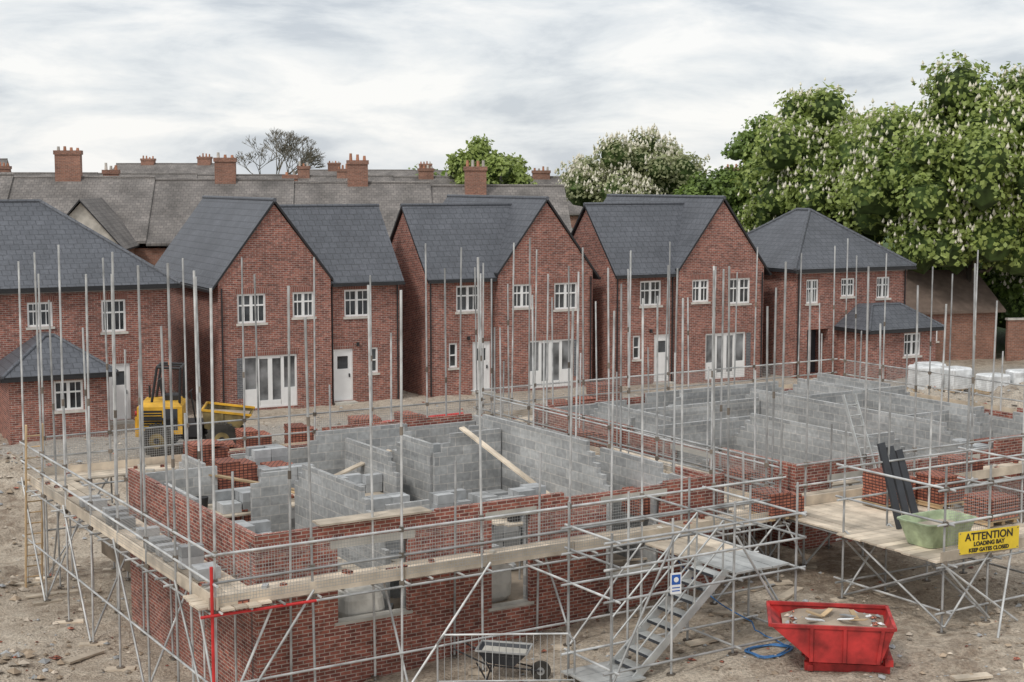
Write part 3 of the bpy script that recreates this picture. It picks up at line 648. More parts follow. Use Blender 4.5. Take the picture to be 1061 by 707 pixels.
def building2():
    par=empty('unfinished_brick_building'); F=B2; mb=MB(); H=2.1
    cav(mb,F,'r',2.2,.8,13.5,-.8,[(0,H),(4,H-.3),(8,H)],[(2.0,3.4,.6,1.75,0),(6,7.2,.2,1.75,0),(9.4,10.9,.6,1.9,0)])
    cav(mb,F,'l',.8,2.305,14.0,-.8,[(0,H),(5,H-.15),(9,H)],[(5.5,7,.9,1.9,0)])
    cav(mb,F,'l',13.5,2.2,14.0,-.8,[(0,H-.1),(6,H-.3)],[],-1)
    cav(mb,F,'r',14.1,.8,13.2,-.8,[(0,2.0),(5,H),(9,1.8)],[(3,4.2,.9,1.7,0),(9,10.2,.9,1.7,0)],-1)
    mb.build('outer_walls',par); mb=MB()
    for a in (('l',4.2,2.6,8.5,2.3,2,3),('r',8.5,1.2,5.9,2.2,1,3),('l',7.6,3,12,2.35,3,1),('r',11.2,2,7.5,2.2,3,0),('l',10.6,5,13.5,2.3,2,3),('r',6.2,7.8,12.6,2.1,2,2),('r',9.6,7.8,13,2.3,1,3),('l',2.6,9,13.6,2.2,2,2),('r',12.6,5,10,2.35,2,2),('l',12.2,10,13.8,2.4,1,1),('r',4.3,4.5,7,2.2,1,3)):
        iw(mb,F,*a)
    mb.build('blockwork_walls',par); mb=MB()
    mb.box(F,1.05,13.3,2.45,13.9,-.3,.1,'soil')
    TT=[(a,b_,c,d,1.2) for (a,b_,c,d) in ((1.3,3.8,3,4.2),(1.3,3.8,6,7.2),(4.6,7.2,6,7.2),(8.2,10.3,3,4.2),(8.2,10.4,10.2,11.4),(3,5.4,9,10.2),(11,13,7,8.2),(5,7.3,9.3,10.5))]
    for t in TT: trestle(mb,F,*t)
    topdebris(mb,F,TT,50)
    clutter(mb,F,1.2,13,2.6,13.8,90)
    mb.build('working_platforms',par); mb=MB()
    for i in range(15): blockstack(mb,F,random.uniform(1.4,12),random.uniform(3,13),.1,random.randint(1,3),random.randint(2,3),random.randint(2,7))
    for t in TT[:6]: blockstack(mb,F,t[0]+.2,t[2]+.2,1.24,2,2,random.randint(1,3))
    mb.build('block_stacks',par); mb=MB()
    for (r,l,z) in ((-.9,2.2,1.5),(-.9,9,1.5),(6,6.3,1.24),(5.2,1.0,1.5),(3,14.6,1.5),(9,3.2,1.24)):
        brickpack(mb,F,r,l,z,.9,.7,random.uniform(.4,.7))
    mb.build('brick_stacks',par)
building2()
# ---------------- scaffolding ----------------
TR=.025
def gz(p): return gh(p.x,p.y)
def coupler(mb,p): 
    p=Vector(p); mb.beam(p-Vector((0,0,.05)),p+Vector((0,0,.05)),.09,.09,'coupler',up=Vector((0,1,0)))
def onground(p,h=.08): p=Vector(p); return Vector((p.x,p.y,gz(p)+h))
def run(mb,F,p0,dv,nv,L,nb,dz=1.45,hl=(6.2,7.4),deck=True,wid=1.15,guard=(0,1),braces=True,inner=True,innerh=None,skip_first=False,pads=True):
    P=lambda u,n,z:F.p(p0[0]+dv[0]*u+nv[0]*n,p0[1]+dv[1]*u+nv[1]*n,z)
    bay=L/nb
    for i in range(nb+1):
        if skip_first and i==0: continue
        u=i*bay+(random.uniform(-.15,.15) if 0<i<nb else 0)
        for n in ([0,wid] if inner else [0]):
            h=random.uniform(*hl)
            if n>0 and innerh: h=random.uniform(*innerh)
            q=P(u,n,0); g=gz(q); j=Vector((random.uniform(-.1,.1),random.uniform(-.06,.06),0))
            rr=random.random()
            mb.tube(q+Vector((0,0,g-.03)),q+j+Vector((0,0,h)),TR,'steel',7,r=rr)
            if h>5 and random.random()<.6:
                zz=random.uniform(3.2,4.6); t=zz/h; mb.tube(q+j*t+Vector((0,0,zz)),q+j*t*1.02+Vector((0,0,zz+.16)),.034,'coupler',7)
            mb.tube(q+Vector((0,0,g+.05)),q+Vector((0,0,g+.07)),.09,'coupler',8)
            if pads and n==0:
                a=random.uniform(-.3,.3); mb.beam(q+Vector((-.3,-.1+a*.3,g+.02)),q+Vector((.3,.1-a*.3,g+.02)),.22,.05,'board')
            for z in (dz-.05,dz+.5,dz+1.0):
                if n==0 or z<dz: coupler(mb,q+j*(z/h)+Vector((0,0,z)))
        e=-.3 if inner else 0
        if inner: mb.tube(P(u+.06,e*random.uniform(.5,1.1),dz-.03),P(u+.06,wid+.12,dz-.03),TR,'steel')
        for k in (.33,.66):
            if i<nb and inner: mb.tube(P(u+bay*k,-.25*random.uniform(.3,1),dz-.03),P(u+bay*k,wid+.1,dz-.03),TR,'steel')
    zs=[(dz-.09,0),(dz-.09,wid),(dz+.5,-.04),(dz+1.0,-.04)]
    if gz(P(L/2,0,0))<-.5: zs.append((dz-1.4,0))
    for z,n in zs:
        if n==wid and not inner: continue
        e0=random.uniform(.05,.35);e1=random.uniform(.05,.35)
        mb.tube(P(-e0,n-.05 if n==0 else n,z+random.uniform(-.02,.02)),P(L+e1,n-.05 if n==0 else n,z+random.uniform(-.02,.02)),TR,'steel',7)
    if braces:
        for i in range(0,nb,2):
            mb.tube(onground(P(i*bay,-.06,0)),P((i+1)*bay,-.06,dz+.1),TR,'steel',7)
            if inner: mb.tube(onground(P(i*bay+.1,0,0)),P(i*bay+.1,wid,dz-.1),TR,'steel',7)
    if deck:
        n=4
        for k in range(n):
            u=-.2+random.uniform(-.1,.1); a=.07+k*.245
            while u<L+.1:
                v=min(L+.15,u+3.9); z=dz+random.uniform(0,.008)
                b=[P(u,a,z),P(v-.015,a,z),P(v-.015,a+.225,z),P(u,a+.225,z)]; t=[q+Vector((0,0,.038)) for q in b]; mb.hexa(b,t,'board'); u=v
        u=-.1
        while u<L:
            v=min(L,u+3.9); b=[P(u,.0,dz+.01),P(v-.02,.0,dz+.01),P(v-.02,.038,dz+.01),P(u,.038,dz+.01)]
            t=[q+Vector((0,0,.225+random.uniform(-.01,.01))) for q in b]; mb.hexa(b,t,'board'); u=v
        # mortar splashes, bricks and offcuts on the deck
        for i in range(int(L*1.2)):
            p=P(random.uniform(0,L),random.uniform(.15,.9),dz+.05); a=random.uniform(0,3.1); q=p+Vector((math.cos(a),math.sin(a),0))*random.choice([.1,.21,.21])
            mb.beam(p+Vector((0,0,.02)),q+Vector((0,0,.02)),.1,.06,random.choice(['loosebrick','loosebrick','looseblock','concrete']))
    for i in range(nb):
        if guard and random.random()<guard[1]:
            a=P(i*bay+.05,-.02,dz+.1); b=P((i+1)*bay-.05,-.02,dz+.1); up=Vector((0,0,.95))
            mb.poly([a,b,b+up,a+up],'mesh')
random.seed(5)
mb=MB()
run(mb,BF,(0,0),(1,0),(0,1),13.2,7,hl=(6.4,7.6),innerh=(2.7,7.2),guard=(0,.8))
run(mb,BF,(0,0),(0,1),(1,0),13.4,7,hl=(6.8,7.6),innerh=(3,7.4),guard=(0,.7),skip_first=True)
run(mb,BF,(13.9,1.2),(0,1),(-1,0),12.4,6,hl=(6,7.4),innerh=(4,7.2),guard=(0,.7))
run(mb,BF,(0.6,13.7),(1,0),(0,-1),13,7,hl=(6,7.4),innerh=(3,7.2),guard=(0,.5))
c=BF.p(-.07,-.07,0); g0=gz(c); mb.tube(c+Vector((0,0,g0)),c+Vector((0,0,2.25)),.03,'redsteel',8)
mb.tube(BF.p(-.3,-.12,1.38),BF.p(1.9,-.12,1.36),.028,'redsteel',8)
mb.build('scaffolding')
mb=MB()
run(mb,B2,(-.2,.8),(1,0),(0,1),15,8,hl=(6.2,7.4),innerh=(3,7.0),guard=(0,.5))
run(mb,B2,(-.6,1.5),(0,1),(1,0),13.6,7,hl=(6,7.3),innerh=(3,6.8),guard=(0,.6),skip_first=True)
run(mb,B2,(14.9,1.0),(0,1),(-1,0),14,7,hl=(6,7.3),innerh=(3,7.0),guard=(0,.5))
run(mb,B2,(-.2,15.5),(1,0),(0,-1),15,8,hl=(5.8,7.0),innerh=(3,6.8),guard=(0,.5))
mb.build('scaffolding')
mb=MB(); random.seed(9)
l=1.8
while l<9.5:
    blockstack(mb,BF,.35+random.uniform(-.05,.1),l,1.5,1,random.randint(1,3),random.randint(1,2),miss=.1); l+=random.uniform(.7,1.2)
mb.build('concrete_blocks')
# ---------------- stair tower ----------------
par=empty('scaffold_stair'); F=BF; mb=MB(); random.seed(31)
r0,r1=6.5,11.0; la,lb=-2.95,-1.55
ZG=-.36
for r in (r0,7.9,9.4,r1):
    for l in (la,lb):
        q=F.p(r,l,0); mb.tube(onground(q,-.02),F.p(r,l,random.uniform(2.6,3.1)),TR,'steel',7); mb.tube(onground(q,.0),onground(q,.03),.09,'coupler',8)
for l in (la,lb):
    for z in (.0,1.35,1.95,2.45): mb.tube(F.p(r0-.2,l-.05,z),F.p(r1+.2,l-.05,z),TR,'steel',7)
for r in (r0,r1,9.4):
    for z in (.0,1.35,2.0,2.45): 
        if r==r0 and z>1.4: mb.tube(F.p(r+.05,la-.2,z),F.p(r+.05,lb+.2,z),TR,'steel',7)
        else: mb.tube(F.p(r+.05,la-.2,z),F.p(r+.05,lb+1.6,z) if z>1 else F.p(r+.05,lb+.2,z),TR,'steel',7)
mb.tube(F.p(r0,la-.06,-.2),F.p(7.9,la-.06,2.4),TR,'steel',7); mb.tube(F.p(r1,la-.06,-.1),F.p(9.4,la-.06,2.2),TR,'steel',7)
mb.tube(F.p(r1+.06,la,0),F.p(r1+.06,lb,1.3),TR,'steel',7)
mb.build('frame',par); mb=MB()
s0,s1=7.3,9.35; n=8; HT=1.45-ZG
for i in range(n):
    t=(i+.7)/n; r=s0+(s1-s0)*t; z=ZG+.05+(HT)*t-.05
    mb.box(F,r-.13,r+.13,la+.3,lb-.35,z-.035,z,'alu'); mb.box(F,r-.138,r-.131,la+.3,lb-.35,z-.05,z+.006,'dark')
for l in (la+.27,lb-.32):
    mb.beam(F.p(s0-.1,l,ZG-.02),F.p(s1+.1,l,1.45),.04,.16,'alu')
    mb.tube(F.p(s0,l,ZG+1.0),F.p(s1,l,2.45),.02,'alu',7); mb.tube(F.p(s0,l,ZG+.55),F.p(s1,l,2.0),.02,'alu',7)
    for t in (0,.33,.66,1): 
        r=s0+(s1-s0)*t; z=ZG+HT*t; mb.tube(F.p(r,l,z),F.p(r,l,z+1.0),.02,'alu',7)
mb.build('stair_flight',par); mb=MB()
boards(mb,F,9.45,10.95,la+.05,lb,1.42,'l','alu'); boards(mb,F,9.4,10.9,lb,-.1,1.42,'l'); boards(mb,F,6.3,7.4,la+.1,lb-.1,ZG+.04,'r','alu')
mb.build('landing',par)
par=empty('safety_sign'); mb=MB(); p=F.p(7.9,la-.11,0)
q=Fr(p.x,p.y,20); mb.box(q,-.11,.11,-.01,.01,1.3,1.7,'signw'); mb.box(q,-.09,.09,-.014,-.0105,1.48,1.67,'signb'); mb.tube(q.p(0,-.02,1.575),q.p(0,-.016,1.575),.05,'signw',14)
mb.box(q,-.08,.08,-.014,-.0105,1.35,1.37,'signb'); mb.box(q,-.08,.08,-.014,-.0105,1.41,1.43,'signb'); mb.build('panel',par)
# ---------------- loading bay ----------------
par=empty('loading_bay'); F=BF; mb=MB()
R0,R1,L0,L1=13.6,17.4,-4.4,-1.6
for r in (R0,R0+1.3,R0+2.6,R1):
    for l in (L0,L1):
        mb.tube(onground(F.p(r,l,0),-.02),F.p(r,l,random.uniform(3.1,3.4) if l==L0 else random.uniform(3.4,4.6)),TR,'steel',7)
        mb.tube(onground(F.p(r,l,0),.0),onground(F.p(r,l,0),.03),.1,'coupler',8); mb.beam(onground(F.p(r-.25,l,0),-.01),onground(F.p(r+.25,l,0),-.01),.22,.05,'board')
for l in (L0,L1):
    for z in (.4,1.34,2.2,2.9): mb.tube(F.p(R0-.25,l-.05,z),F.p(R1+.3,l-.05,z),TR,'steel',7)
for r in (R0,R0+1.3,R0+2.6,R1):
    mb.tube(F.p(r+.05,L0-.3,1.38),F.p(r+.05,1.0,1.38),TR,'steel',7)
for r in (R0,R1):
    for z in (.4,2.2,2.9): mb.tube(F.p(r+.05,L0-.2,z),F.p(r+.05,L1+.3,z),TR,'steel',7)
for (a,b) in (((R0,L0),(R0+1.3,L0)),((R1,L0),(R0+2.6,L0)),((R0,L0),(R0,L1)),((R0+1.3,L0),(R0+1.3,L1)),((R0,L1),(R0+1.3,L1))):
    mb.tube(F.p(a[0],a[1]-.06,.1),F.p(b[0],b[1]-.06,1.5),TR,'steel',7); mb.tube(F.p(b[0],b[1]-.08,.1),F.p(a[0],a[1]-.08,1.3),TR,'steel',7)
mb.tube(F.p(R0-.1,L0-.05,1.4),F.p(R0+1.9,L0-.3,0),TR,'steel',7); mb.tube(F.p(R0+2,L0,1.4),F.p(R0+.6,L0-.9,0),TR,'steel',7)
for r in (R0,R0+1.3):
    for z in (.4,1.4,2.2,2.9): coupler(mb,F.p(r,L0-.02,z))
a=F.p(R0+.05,L0-.03,1.5); b=F.p(R0+1.25,L0-.03,1.5); up=Vector((0,0,1.4)); mb.poly([a,b,b+up,a+up],'mesh')
a=F.p(R0+1.35,L0-.03,2.05); b=F.p(R1,L0-.03,2.05); up=Vector((0,0,.8)); mb.poly([a,b,b+up,a+up],'mesh')
mb.build('frame',par); mb=MB()
boards(mb,F,R0-.15,R1+.2,L0,L1,1.42,'r'); boards(mb,F,R0,R1,L1+.02,.8,1.42,'l')
mb.box(F,R0-.1,R1+.1,L0-.04,L0-.002,1.43,1.64,'board'); mb.build('deck',par)
par=empty('attention_banner'); mb=MB(); q=F.p(14.75,L0-.13,0); G=Fr(q.x,q.y,24)
mb.box(G,-.78,.78,-.012,.0,1.52,1.98,'signy')
for u in (-.74,.74):
    for z in (1.55,1.95): mb.tube(G.p(u,-.016,z),G.p(u,-.0125,z),.015,'coupler',8)
mb.build('panel',par)
def text(s,size,u,z,par):
    cu=bpy.data.curves.new('lettering','FONT'); cu.body=s; cu.size=size; cu.align_x='CENTER'; cu.extrude=.002; cu.offset=.004
    o=bpy.data.objects.new('lettering',cu); sc.collection.objects.link(o); cu.materials.append(M['black'])
    p=G.p(u,-.018,z); o.location=p; o.rotation_euler=(math.radians(90),0,math.radians(24)); o.parent=par
text('ATTENTION',.22,0,1.79,par); text('LOADING BAY',.12,0,1.67,par); text('KEEP GATES CLOSED',.11,0,1.55,par)
random.seed(77); mb=MB()
for (r,l,w,h) in ((12.9,-.1,.95,.55),(15.9,-.6,.95,.75),(17,-1.2,.9,.7),(16.6,-3.0,.9,.5)):
    for k in range(3): mb.box(BF,r+k*w*.42,r+k*w*.42+.1,l,l+.75,1.49,1.57,'timber')
    mb.box(BF,r-.02,r+w+.02,l-.02,l+.78,1.571,1.595,'timber')
    brickpack(mb,BF,r,l,1.6,w,.75,h)
mb.build('brick_pallets')
def tub(name,F,r,l,z,w,d,h,k,fill=None,taper=.75,rim=.03):
    mb=MB()
    n=28
    def ring(sw,sd,zz):
        o=[]
        for i in range(n):
            a=2*math.pi*i/n; c,s=math.cos(a),math.sin(a); e=.35
            o.append(F.p(r+sw/2*math.copysign(abs(c)**e,c),l+sd/2*math.copysign(abs(s)**e,s),z+zz))
        return o
    rs=[ring(w*taper,d*taper,0),ring(w*(taper+1)/2,d*(taper+1)/2,h*.5),ring(w,d,h),ring(w+.06,d+.06,h),ring(w+.06,d+.06,h+rim),ring(w-.04,d-.04,h+rim),ring(w*taper-.05,d*taper-.05,.05)]
    for a,b in zip(rs,rs[1:]):
        for i in range(n):
            j=(i+1)%n; mb.poly([a[i],a[j],b[j],b[i]],k,.5)
    mb.poly(rs[0],k,.5); mb.poly(rs[-1],k,.5)
    if fill: mb.poly(ring(w*.9,d*.9,h*.7),fill,.5)
    return mb.build(name)
tub('mortar_tub',BF,14.6,-3.3,1.47,1.5,1.0,.5,'green','rubble')
tub('mortar_tub',BF,3.0,2.6,1.15,.6,.45,.3,'black','concrete')
mb=MB(); random.seed(3)
for i in range(3):
    r=14.9+i*.27; mb.beam(BF.p(r,-2.0,1.47),BF.p(r-.2,-1.55,3.3-.1*i),.19,.06,'dark',up=Vector((.5,-.8,.2)))
mb.build('stacked_dark_boards')
def ladder(a,b,w=.4,k='alu'):
    mb=MB(); a=Vector(a);b=Vector(b); s=Vector((.85,.527,0))*w/2
    mb.beam(a-s,b-s,.04,.07,k); mb.beam(a+s,b+s,.04,.07,k)
    n=int((b-a).length/.27)
    for i in range(1,n): q=a.lerp(b,i/n); mb.tube(q-s,q+s,.018,k,6)
    mb.build('ladder')
ladder(B2.p(3.2,2.0,1.5),B2.p(3.1,2.8,3.6)); 
q=BF.p(.1,13.2,0); ladder((q.x,q.y,gz(q)),BF.p(.1,12.6,3.0),k='timber')
def bag(name,F,r,l,z,w=.9,h=.8,k='bag',seed=0):
    mb=MB(); n=24; rings=[]
    for zi,(f,zz) in enumerate(((.82,0),(1.0,.12),(1.06,.45),(1.0,.8),(.9,.97),(.6,1.0),(.2,.93))):
        o=[]
        for i in range(n):
            a=2*math.pi*i/n; c,s=math.cos(a),math.sin(a); e=.5; q=1+.06*noise.noise(Vector((c*2+seed,s*2,zz*3)))
            o.append(F.p(r+w/2*f*q*math.copysign(abs(c)**e,c),l+w/2*f*q*math.copysign(abs(s)**e,s),z+h*zz))
        rings.append(o)
    for a,b in zip(rings,rings[1:]):
        for i in range(n): j=(i+1)%n; mb.poly([a[i],a[j],b[j],b[i]],k,.5,True)
    mb.poly(rings[-1],k,.5)
    mb.build(name)
bag('bulk_bag',BF,6.9,2.2,.1,.9,.9,seed=4); bag('bulk_bag',BF,3.8,2.1,.1,.9,.7,seed=6)
random.seed(8)
for i,(x,y,w,h) in enumerate(((17.7,63.6,1.2,1.1),(19.1,63.9,1.2,1.0),(20.5,63.2,1.2,.8),(21.9,63.5,1.3,.9),(18.4,65.3,1.2,1.0),(22.6,61.5,1.2,.7))):
    mb=MB(); F=Fr(x,y,HA-8+random.uniform(-12,12),gh(x,y)+.03)
    for k in range(3): mb.box(F,-w/2+k*w*.42,-w/2+k*w*.42+.1,-.5,.5,0,.1,'timber')
    for k in range(5): mb.box(F,-w/2,w/2,-.5+k*.22,-.5+k*.22+.12,.1,.13,'timber')
    n=32; rings=[]
    for (f,zz) in ((1,.131),(1.01,h*.3),(.98,h*.7),(1,h*.93),(.9,h),(.5,h*1.03)):
        o=[]
        for q in range(n):
            a=2*math.pi*q/n; c,s=math.cos(a),math.sin(a); e=.28; jj=1+.05*noise.noise(Vector((c*3+i*5,s*3,zz*4)))
            o.append(F.p(w/2*f*jj*math.copysign(abs(c)**e,c),.5*f*jj*math.copysign(abs(s)**e,s),zz))
        rings.append(o)
    for a,b in zip(rings,rings[1:]):
        for q in range(n): j=(q+1)%n; mb.poly([a[q],a[j],b[j],b[q]],'wrap')
    mb.poly(rings[-1],'wrap',.5)
    mb.build('wrapped_pallet')
random.seed(40)
for (x,y,h) in ((-8.7,47.6,.9),(-7.3,48.4,.9),(-9.4,46.0,.8),(-5.2,48.6,.9),(-3.6,49.8,.8),(-6.1,47.2,.5),(1.5,52.3,.8),(3.1,53,.9),(8.6,55.8,.8)):
    mb=MB(); F=Fr(x,y,HA+random.uniform(-15,15),gh(x,y)+.02)
    for k in range(3): mb.box(F,k*.42,k*.42+.1,0,.9,0,.09,'timber')
    brickpack(mb,F,0,0,.1,.98,.9,h); mb.build('brick_pallet')
# ---------------- red skip ----------------
par=empty('tipping_skip'); F=Fr(6.1,27.4,-8,gh(6.1,27.4)); mb=MB()
def prof(v): return [F.p(-1.25,v,.95),F.p(-.45,v,.28),F.p(.75,v,.28),F.p(1.0,v,.95)]
w=.75
a=prof(-w);b=prof(w)
mb.poly(a,'redpaint',.5); mb.poly(b,'redpaint',.5)
for i in range(3): mb.poly([a[i],a[i+1],b[i+1],b[i]],'redpaint',.5)
for rim in ((a[0],a[3]),(b[0],b[3]),(a[0],b[0]),(a[3],b[3])): mb.beam(rim[0],rim[1],.06,.06,'redpaint')
for u in (-.5,.1,.7): mb.beam(F.p(u,-w-.02,.3),F.p(u+(.08 if u>.5 else -.0),-w-.02,.93),.05,.06,'redpaint')
mb.build('hopper',par); mb=MB()
for v in (-.45,.45):
    mb.box(F,-.6,.95,v-.09,v+.09,.05,.2,'redpaint'); mb.beam(F.p(.85,v,.2),F.p(.9,v,.6),.06,.06,'redpaint'); mb.beam(F.p(-.4,v,.2),F.p(-.2,v,.3),.06,.06,'redpaint')
mb.box(F,.85,1.0,-.6,.6,.2,.32,'redpaint'); mb.box(F,-.55,-.45,-.6,.6,.06,.18,'redpaint')
mb.build('base_frame',par); mb=MB(); random.seed(12)
n=12
for i in range(n):
    for j in range(8):
        def q(i,j):
            u=-1.0+1.93*i/n; v=-.7+1.4*j/8; e=min(1,abs(u+.05)/1.0); return F.p(u,v,.76+.14*(1-e*e)+.09*noise.noise(Vector((u*4,v*4,2))))
        mb.poly([q(i,j),q(i+1,j),q(i+1,j+1),q(i,j+1)],'soil',.6)
for i in range(110):
    u=random.uniform(-.95,.85);v=random.uniform(-.62,.62);p=F.p(u,v,0); rock(p.x,p.y,random.uniform(.03,.1),random.choice(['rubble','looseblock','looseblock','wrap','looseblock','loosebrick']),z=F.z+.82)
for i in range(7):
    p=F.p(random.uniform(-.6,.5),random.uniform(-.5,.4),.93); mb.beam(p,p+Vector((random.uniform(-.4,.4),random.uniform(-.4,.4),.08)),.1,.02,random.choice(['looseblock','timber','wrap']))
mb.build('rubble_load',par)
mb=MB(); pts=[]
for i in range(120):
    t=i/120; a=t*6.28*4; rr=.42+.06*math.sin(t*17)
    pts.append(Vector((5.0+rr*math.cos(a)+.1*math.sin(a*.3),28.3+rr*.8*math.sin(a),.03+.02*(i%30)/30)))
for i in range(40): 
    t=i/40; pts.append(Vector((5.4-t*2.2,28.4+t*3.0+.3*math.sin(t*7),.05+t*t*1.3)))
pts=[Vector((p.x,p.y,p.z+gz(p)*(1 if i<130 else 0))) for i,p in enumerate(pts)]
for p,q in zip(pts,pts[1:]): mb.tube(p,q,.014,'blue',5,cap=False)
mb.build('blue_hose')
mb=MB(); F=Fr(0,27.35,2,-.58)
A=[(-1.4,.02),(-1.4,.95),(-1.27,1.1),(1.05,1.1),(1.18,.95),(1.18,.02)]
for p,q in zip(A,A[1:]): mb.tube(F.p(p[0],0,p[1]),F.p(q[0],0,q[1]),.02,'steel',8)
mb.tube(F.p(-1.4,0,.2),F.p(1.18,0,.2),.016,'steel',7)
for i in range(1,20): u=-1.4+2.58*i/20; mb.tube(F.p(u,0,.2),F.p(u,0,1.09),.007,'steel',5)
for u in (-1.1,.9): mb.tube(F.p(u,-.35,.02),F.p(u,.35,.02),.02,'steel',7); mb.tube(F.p(u,0,.02),F.p(u,0,.2),.02,'steel',7)
mb.build('pedestrian_barrier')
par=empty('wheelbarrow'); F=Fr(-.15,28.1,-10,gh(-.15,28.1)); mb=MB()
bt=[F.p(-.28,-.2,.35),F.p(.22,-.2,.3),F.p(.22,.2,.3),F.p(-.28,.2,.35)]; tp=[F.p(-.5,-.33,.62),F.p(.5,-.33,.6),F.p(.5,.33,.6),F.p(-.5,.33,.62)]
for i in range(4): j=(i+1)%4; mb.poly([bt[i],bt[j],tp[j],tp[i]],'dark',.6); mb.beam(tp[i],tp[j],.03,.03,'steel')
mb.poly(bt,'dark',.6); mb.poly([p.lerp(q,.7) for p,q in zip(bt,tp)],'concrete',.5)
for v in (-.25,.25):
    mb.tube(F.p(.75,v*.25,.2),F.p(-.3,v,.33),.017,'black',7); mb.tube(F.p(-.3,v,.33),F.p(-.95,v*1.1,.62),.017,'black',7)
    mb.tube(F.p(-.2,v,.33),F.p(-.3,v,.02),.017,'black',7); mb.tube(F.p(-.3,v,.02),F.p(-.5,v,.36),.017,'black',7)
mb.tube(F.p(.72,-.04,.19),F.p(.72,.04,.19),.19,'rubber',18); mb.tube(F.p(.72,-.05,.19),F.p(.72,.05,.19),.08,'steel',10)
mb.build('barrow',par)
# ---------------- site dumper ----------------
par=empty('site_dumper'); F=Fr(-10.6,49.3,6,gh(-10.3,49)); mb=MB()
def rbox(mb,F,u0,u1,v0,v1,z0,z1,k,ch=.08):
    b=[F.p(u0,v0,z0),F.p(u1,v0,z0),F.p(u1,v1,z0),F.p(u0,v1,z0)]; m=[F.p(u0,v0,z1-ch),F.p(u1,v0,z1-ch),F.p(u1,v1,z1-ch),F.p(u0,v1,z1-ch)]
    t=[F.p(u0+ch,v0+ch,z1),F.p(u1-ch,v0+ch,z1),F.p(u1-ch,v1-ch,z1),F.p(u0+ch,v1-ch,z1)]
    mb.hexa(b,m,k,.5); mb.hexa([q+Vector((0,0,.0005)) for q in m],t,k,.5)
rbox(mb,F,-1.75,-.3,-.8,.8,.7,1.75,'yellow',.14); rbox(mb,F,-1.85,-1.7,-.6,.6,.6,1.3,'yellow',.05)
mb.box(F,-1.55,-.95,-.815,-.8,.95,1.5,'black'); mb.box(F,-.85,-.45,-.812,-.8,.85,1.55,'dark'); mb.box(F,-1.87,-1.85,-.45,.45,.75,1.2,'black')
for i in range(6): mb.box(F,-1.54,-.96,-.83,-.816,.98+i*.085,1.0+i*.085,'yellow')
mb.box(F,-.3,.35,-.75,.75,.6,1.0,'black'); mb.box(F,-1.7,1.6,-.35,.35,.45,.7,'black')
mb.beam(F.p(-.25,-.8,.35),F.p(.15,-.8,.35),.25,.03,'black'); mb.beam(F.p(-.25,-.8,.35),F.p(-.25,-.8,.7),.03,.03,'black')
mb.box(F,-1.65,-.5,-.95,-.802,1.2,1.26,'black'); mb.tube(F.p(-1.78,-.6,1.4),F.p(-1.84,-.6,1.4),.07,'redpaint',10)
mb.build('body',par); mb=MB()
for u in (-1.1,1.0):
    for v in (-.95,.95):
        mb.tube(F.p(u,v-.2,.55),F.p(u,v+.2,.55),.52,'rubber',28); mb.tube(F.p(u,v-.21,.55),F.p(u,v+.21,.55),.25,'olive',16); mb.tube(F.p(u,v-.23,.55),F.p(u,v+.23,.55),.1,'black',10)
        for i in range(20):
            a=i*6.283/20; x,z=math.cos(a),math.sin(a); c1=F.p(u+.53*x,v-.19,.55+.53*z); c2=F.p(u+.53*math.cos(a+.15),v+.19,.55+.53*math.sin(a+.15)); mb.beam(c1,c2,.06,.06,'rubber')
mb.build('wheels',par); mb=MB()
for v in (-.6,.6):
    mb.tube(F.p(-.4,v,1.7),F.p(-.35,v,2.85),.045,'black',8); mb.tube(F.p(-.35,v,2.85),F.p(-1.1,v,2.9),.045,'black',8); mb.tube(F.p(-1.1,v,2.9),F.p(-1.3,v,1.7),.045,'black',8)
mb.tube(F.p(-.35,-.6,2.85),F.p(-.35,.6,2.85),.045,'black',8); mb.tube(F.p(-1.1,-.6,2.9),F.p(-1.1,.6,2.9),.045,'black',8)
mb.tube(F.p(-.75,0,2.9),F.p(-.75,0,3.08),.06,'pot',10); mb.tube(F.p(-.35,0,2.86),F.p(-1.1,0,2.91),.03,'black',8)
rbox(mb,F,-.95,-.45,-.25,.25,1.75,1.95,'black',.04); mb.beam(F.p(-.97,-.0,1.9),F.p(-1.08,.0,2.45),.5,.08,'black')
mb.tube(F.p(.05,0,1.0),F.p(-.1,0,2.0),.03,'black'); 
for i in range(14): 
    a=i*6.283/14;b=(i+1)*6.283/14; mb.tube(F.p(-.1+.06*math.cos(a),.2*math.sin(a),2.02+.19*math.cos(a)*.3),F.p(-.1+.06*math.cos(b),.2*math.sin(b),2.02+.19*math.cos(b)*.3),.016,'black',5,cap=False)
mb.tube(F.p(-1.5,.5,1.65),F.p(-1.5,.5,2.15),.04,'black')
mb.build('roll_frame_and_seat',par); mb=MB()
sk=[(.35,1.5),(.42,.9),(.8,.72),(1.4,.75),(1.95,1.3)]
for v in (-.85,.85): mb.poly([F.p(u,v,z) for u,z in sk],'olive',.3)
for p,q in zip(sk,sk[1:]): mb.poly([F.p(p[0],-.85,p[1]),F.p(q[0],-.85,q[1]),F.p(q[0],.85,q[1]),F.p(p[0],.85,p[1])],'olive',.2)
for v in (-.85,.85): mb.beam(F.p(.35,v,1.5),F.p(1.95,v,1.3),.06,.07,'yellow'); mb.beam(F.p(1.0,v*1.02,.8),F.p(1.0,v*1.02,1.38),.05,.08,'olive')
mb.beam(F.p(.35,-.85,1.5),F.p(.35,.85,1.5),.06,.07,'yellow'); mb.poly([F.p(.45,-.8,1.3),F.p(1.8,-.8,1.2),F.p(1.8,.8,1.2),F.p(.45,.8,1.3)],'soil',.5)
mb.build('skip',par)
mb=MB(); random.seed(14)
